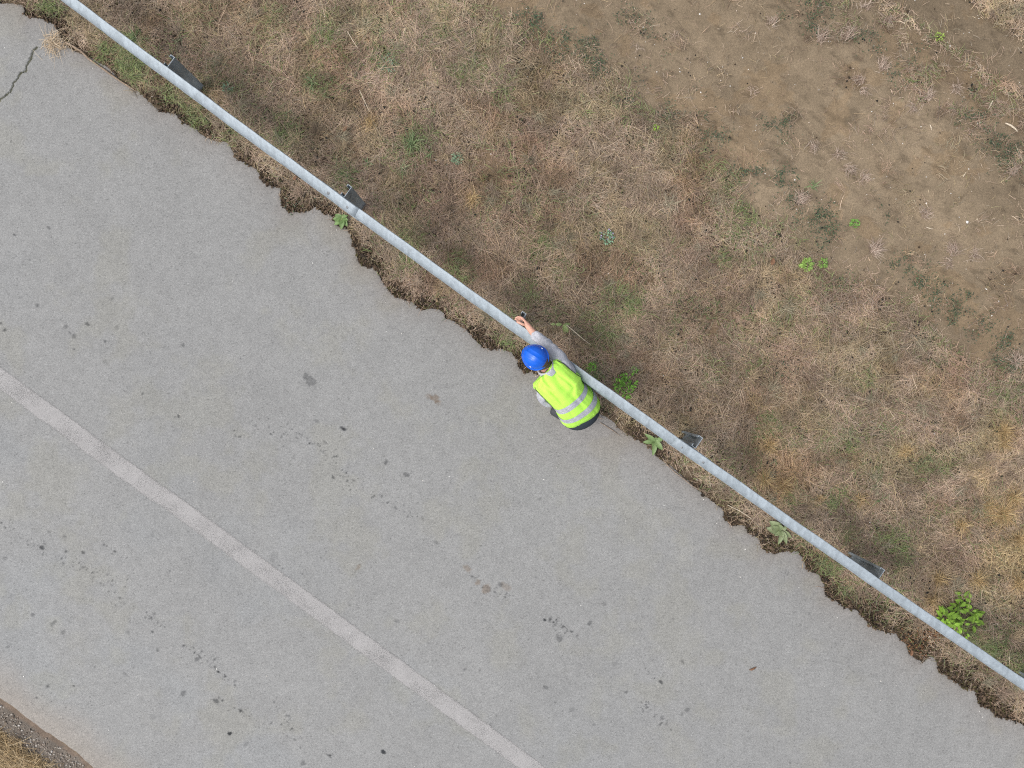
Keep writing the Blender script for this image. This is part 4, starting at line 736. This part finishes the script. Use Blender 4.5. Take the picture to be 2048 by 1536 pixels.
# vest: tilted sections from neck to hem
SEC = [((1084,752),(1104,722),2,.915,.035), ((1073,761),(1115,718),4,.885,.075), ((1066,768),(1128,724),6,.845,.105), ((1067,776),(1140,735),8,.80,.13), ((1078,787),(1151,744),11,.755,.15), ((1089,797),(1160,750),14,.71,.165),
       ((1099,806),(1161.5,760),18,.65,.175), ((1109,817),(1169,767),23,.58,.175), ((1113,826),(1180,774),27,.52,.17), ((1117,833),(1189,784),29,.46,.16), ((1121,842),(1197,797),25,.40,.14), ((1129,849),(1198,808),18,.36,.11)]
AX = np.array([.50, .866])
def vest_point(v, th, off=0.0):
    """v in 0..len-1 down the back, th 0 (right edge) .. pi (left edge), over the back"""
    v = np.asarray(v, float); i = np.clip(np.floor(v).astype(int), 0, len(SEC) - 2); f = v - i; f = f * f * (3 - 2 * f) * .3 + f * .7
    L = np.array([s[0] for s in SEC], float); Rr = np.array([s[1] for s in SEC], float); b = np.array([s[2] for s in SEC], float); zc = np.array([s[3] for s in SEC]); dz = np.array([s[4] for s in SEC])
    lp = lambda a: a[i] * (1 - f.reshape(f.shape + (1,) * (a.ndim - 1))) + a[i + 1] * f.reshape(f.shape + (1,) * (a.ndim - 1))
    l, r, bb, z0, dd = lp(L), lp(Rr), lp(b), lp(zc), lp(dz)
    c = (l + r) / 2; h = (r - l) / 2; cs = np.cos(th); sn = np.sin(th); cs2 = np.sign(cs) * np.abs(cs) ** .8; sn2 = np.sign(sn) * np.abs(sn) ** .8
    front = np.where(sn < 0, .55, 1.0)
    px = c[..., 0] + h[..., 0] * cs2 + AX[0] * bb * sn2 * front; py = c[..., 1] + h[..., 1] * cs2 + AX[1] * bb * sn2 * front
    fold = (np.abs(np.sin(fbm(v * .10 + cs * .25, cs * 1.3 - v * .06, .60, 121, 2) * 9)) - .5) * .020 + (fbm(v * .4, cs * 2, .45, 122, 2) - .5) * .012
    z = z0 + dd * sn2 + fold * (np.abs(sn) + .3) + off * np.clip(sn, .0, 1)
    k = (CAMZ - z) / FPX
    X = (px - 1024) * k + off * cs * h[..., 0] / np.hypot(h[..., 0], h[..., 1]); Y = (768 - py) * k - off * cs * h[..., 1] / np.hypot(h[..., 0], h[..., 1])
    return np.stack([X, Y, z], -1)
nv, nth = 110, 96
vv = np.linspace(0, len(SEC) - 1, nv); th = np.linspace(0, 2 * math.pi, nth, endpoint=False)
VV, TH = np.meshgrid(vv, th, indexing='ij'); P = vest_point(VV, TH).reshape(-1, 3)
vest = link('vest', mesh_np('vest', local(P, person), grid_faces(nv, nth, True), None, True), M_vest, person)
def band(vc, wdt, lab=None):
    th = np.linspace(-.35, math.pi + .35, 70); k = np.linspace(-.5, .5, 7) * wdt
    T2, K2 = np.meshgrid(th, k, indexing='ij'); vb = vc + K2
    P = vest_point(np.clip(vb, 0, len(SEC) - 1.001), T2, .004).reshape(-1, 3)
    link('reflective_band', mesh_np('reflective_band', local(P, person), grid_faces(70, 7), None, True), M_band, vest)
band(6.85, .70); band(8.7, .85)
def trim(pts, r=.0045):
    V, F = tube(pts, [r] * len(pts), 6); link('trim', mesh_np('trim', local(V, person), F, None, True), M_trim, vest)
# dark piping at the two armholes, collar and hem, following the vest surface
trim([tuple(vest_point(np.array(v), np.array(a), .002)) for v, a in zip(np.linspace(1.0, 5.4, 26), np.linspace(.45, .22, 26))])
trim([tuple(vest_point(np.array(v), np.array(a), .002)) for v, a in zip(np.linspace(2.6, 7.1, 26), np.linspace(math.pi - .40, math.pi - .16, 26))])
trim([tuple(vest_point(np.array(0.02), np.array(a), .002)) for a in np.linspace(-.1, math.pi + .1, 26)])
trim([tuple(vest_point(np.array(len(SEC) - 1.01), np.array(a), .002)) for a in np.linspace(-.3, math.pi + .3, 40)], .003)
# shirt collar standing between vest and neck
out = []; n = 40
cen = Vector(W(1092, 735, .915)); ax = (Vector(W(1076, 718, 1.0)) - Vector(W(1100, 744, .86))).normalized(); u = ax.orthogonal().normalized(); v_ = ax.cross(u)
for rr, h in ((.088, -.045), (.087, -.010), (.082, .012), (.074, .016), (.066, .0), (.064, -.03)):
    for k in range(n):
        a = k / n * 6.2832; r1 = rr * (1 + .04 * math.sin(3 * a)); out.append(tuple(cen + ax * h + u * math.cos(a) * r1 + v_ * math.sin(a) * r1))
link('collar', mesh_np('collar', local(np.array(out), person), grid_faces(6, n, True), None, True), M_shirt, person)

# head front direction: up-left; hair cap, ears, nose and brow under the helmet
hc = Vector(W(1073, 716, 1.005)); fd = Vector((-.78, .50, -.40)).normalized(); upv = Vector((-.20, .10, 1)); upv = (upv - fd * upv.dot(fd)).normalized(); sdv = fd.cross(upv)
def ellip(center, rx, ry, rz, nu=24, nw=14, squash=None):
    out = []
    for i in range(nw + 1):
        ph = -math.pi / 2 + math.pi * i / nw
        for k in range(nu):
            a = k / nu * 6.28318; v = Vector((math.cos(a) * math.cos(ph), math.sin(a) * math.cos(ph), math.sin(ph)))
            out.append(tuple(center + fd * v.x * rx + sdv * v.y * ry + upv * v.z * rz))
    return np.array(out), grid_faces(nw + 1, nu, True)
V, F = ellip(hc - fd * .020 - upv * .010, .112, .088, .112); link('hair', mesh_np('hair', local(V, person), F, None, True), M_hair, person)
def face():
    parts = []
    V, F = ellip(hc + fd * .016 - upv * .035, .088, .072, .085); parts.append((V, F, np.zeros_like(V)))
    V, F = ellip(hc + fd * .103 - upv * .03, .020, .014, .024, 12, 8); parts.append((V, F, np.zeros_like(V)))
    for sgn in (-1, 1):
        V, F = ellip(hc + sdv * sgn * .086 - upv * .03 - fd * .005, .020, .010, .032, 12, 8); parts.append((V, F, np.zeros_like(V)))
    V, F, _ = joinp(parts); link('face', mesh_np('face', local(V, person), F, None, True), M_skin, person)
face()
# helmet
hroot = hc + upv * .030
def helmet():
    nu, nw = 72, 26; out = []
    for i in range(nw + 1):
        f = i / nw; ph = math.pi / 2 * (1 - f)
        for k in range(nu):
            a = k / nu * 6.28318; ca, sa_ = math.cos(a), math.sin(a); cp = math.cos(ph) ** .78; sp = math.sin(ph)
            rx, ry, rz = .116, .104, .118
            y = sa_ * cp; ridge = .0045 * math.exp(-((y) / .10) ** 2) + .003 * math.exp(-((abs(y) - .38) / .06) ** 2)
            ridge *= min(1, sp * 2.2)
            out.append(hroot + fd * ca * cp * rx + sdv * y * ry + upv * (sp * rz + ridge))
    # rim flange, longer as a peak in front, then underside
    for ext, dz_ in ((.004, -.006), (.010, -.010), (.0105, -.014), (.002, -.012)):
        for k in range(nu):
            a = k / nu * 6.28318; ca, sa_ = math.cos(a), math.sin(a); pk = max(0, ca) ** 3 * .022 * (ext / .010)
            out.append(hroot + fd * (ca * (.116 + ext) + pk) + sdv * sa_ * (.104 + ext) + upv * (dz_ - .25 * pk))
    for i in range(nw, -1, -2):
        f = i / nw; ph = math.pi / 2 * (1 - f)
        for k in range(nu):
            a = k / nu * 6.28318; cp = math.cos(ph) ** .78; out.append(hroot + fd * math.cos(a) * cp * .111 + sdv * math.sin(a) * cp * .099 + upv * (math.sin(ph) * .112 - .002))
    V = np.array([tuple(v) for v in out]); n = len(V) // nu
    me = mesh_np('hard_hat', local(V, person), grid_faces(n, nu, True), None, True)
    return link('hard_hat', me, M_hat, person)
hat = helmet()
M_slot = mat('pale_slot', (.6, .65, .75), rough=.5)
for sgn in (-1, 1):
    cpos = hroot + sdv * sgn * .095 - fd * .03 + upv * .052
    V, F = ellip(cpos, .010, .004, .004, 12, 8); link('slot', mesh_np('slot', local(V, person), F, None, True), M_slot, hat)
print('scene built', len(bpy.data.objects))
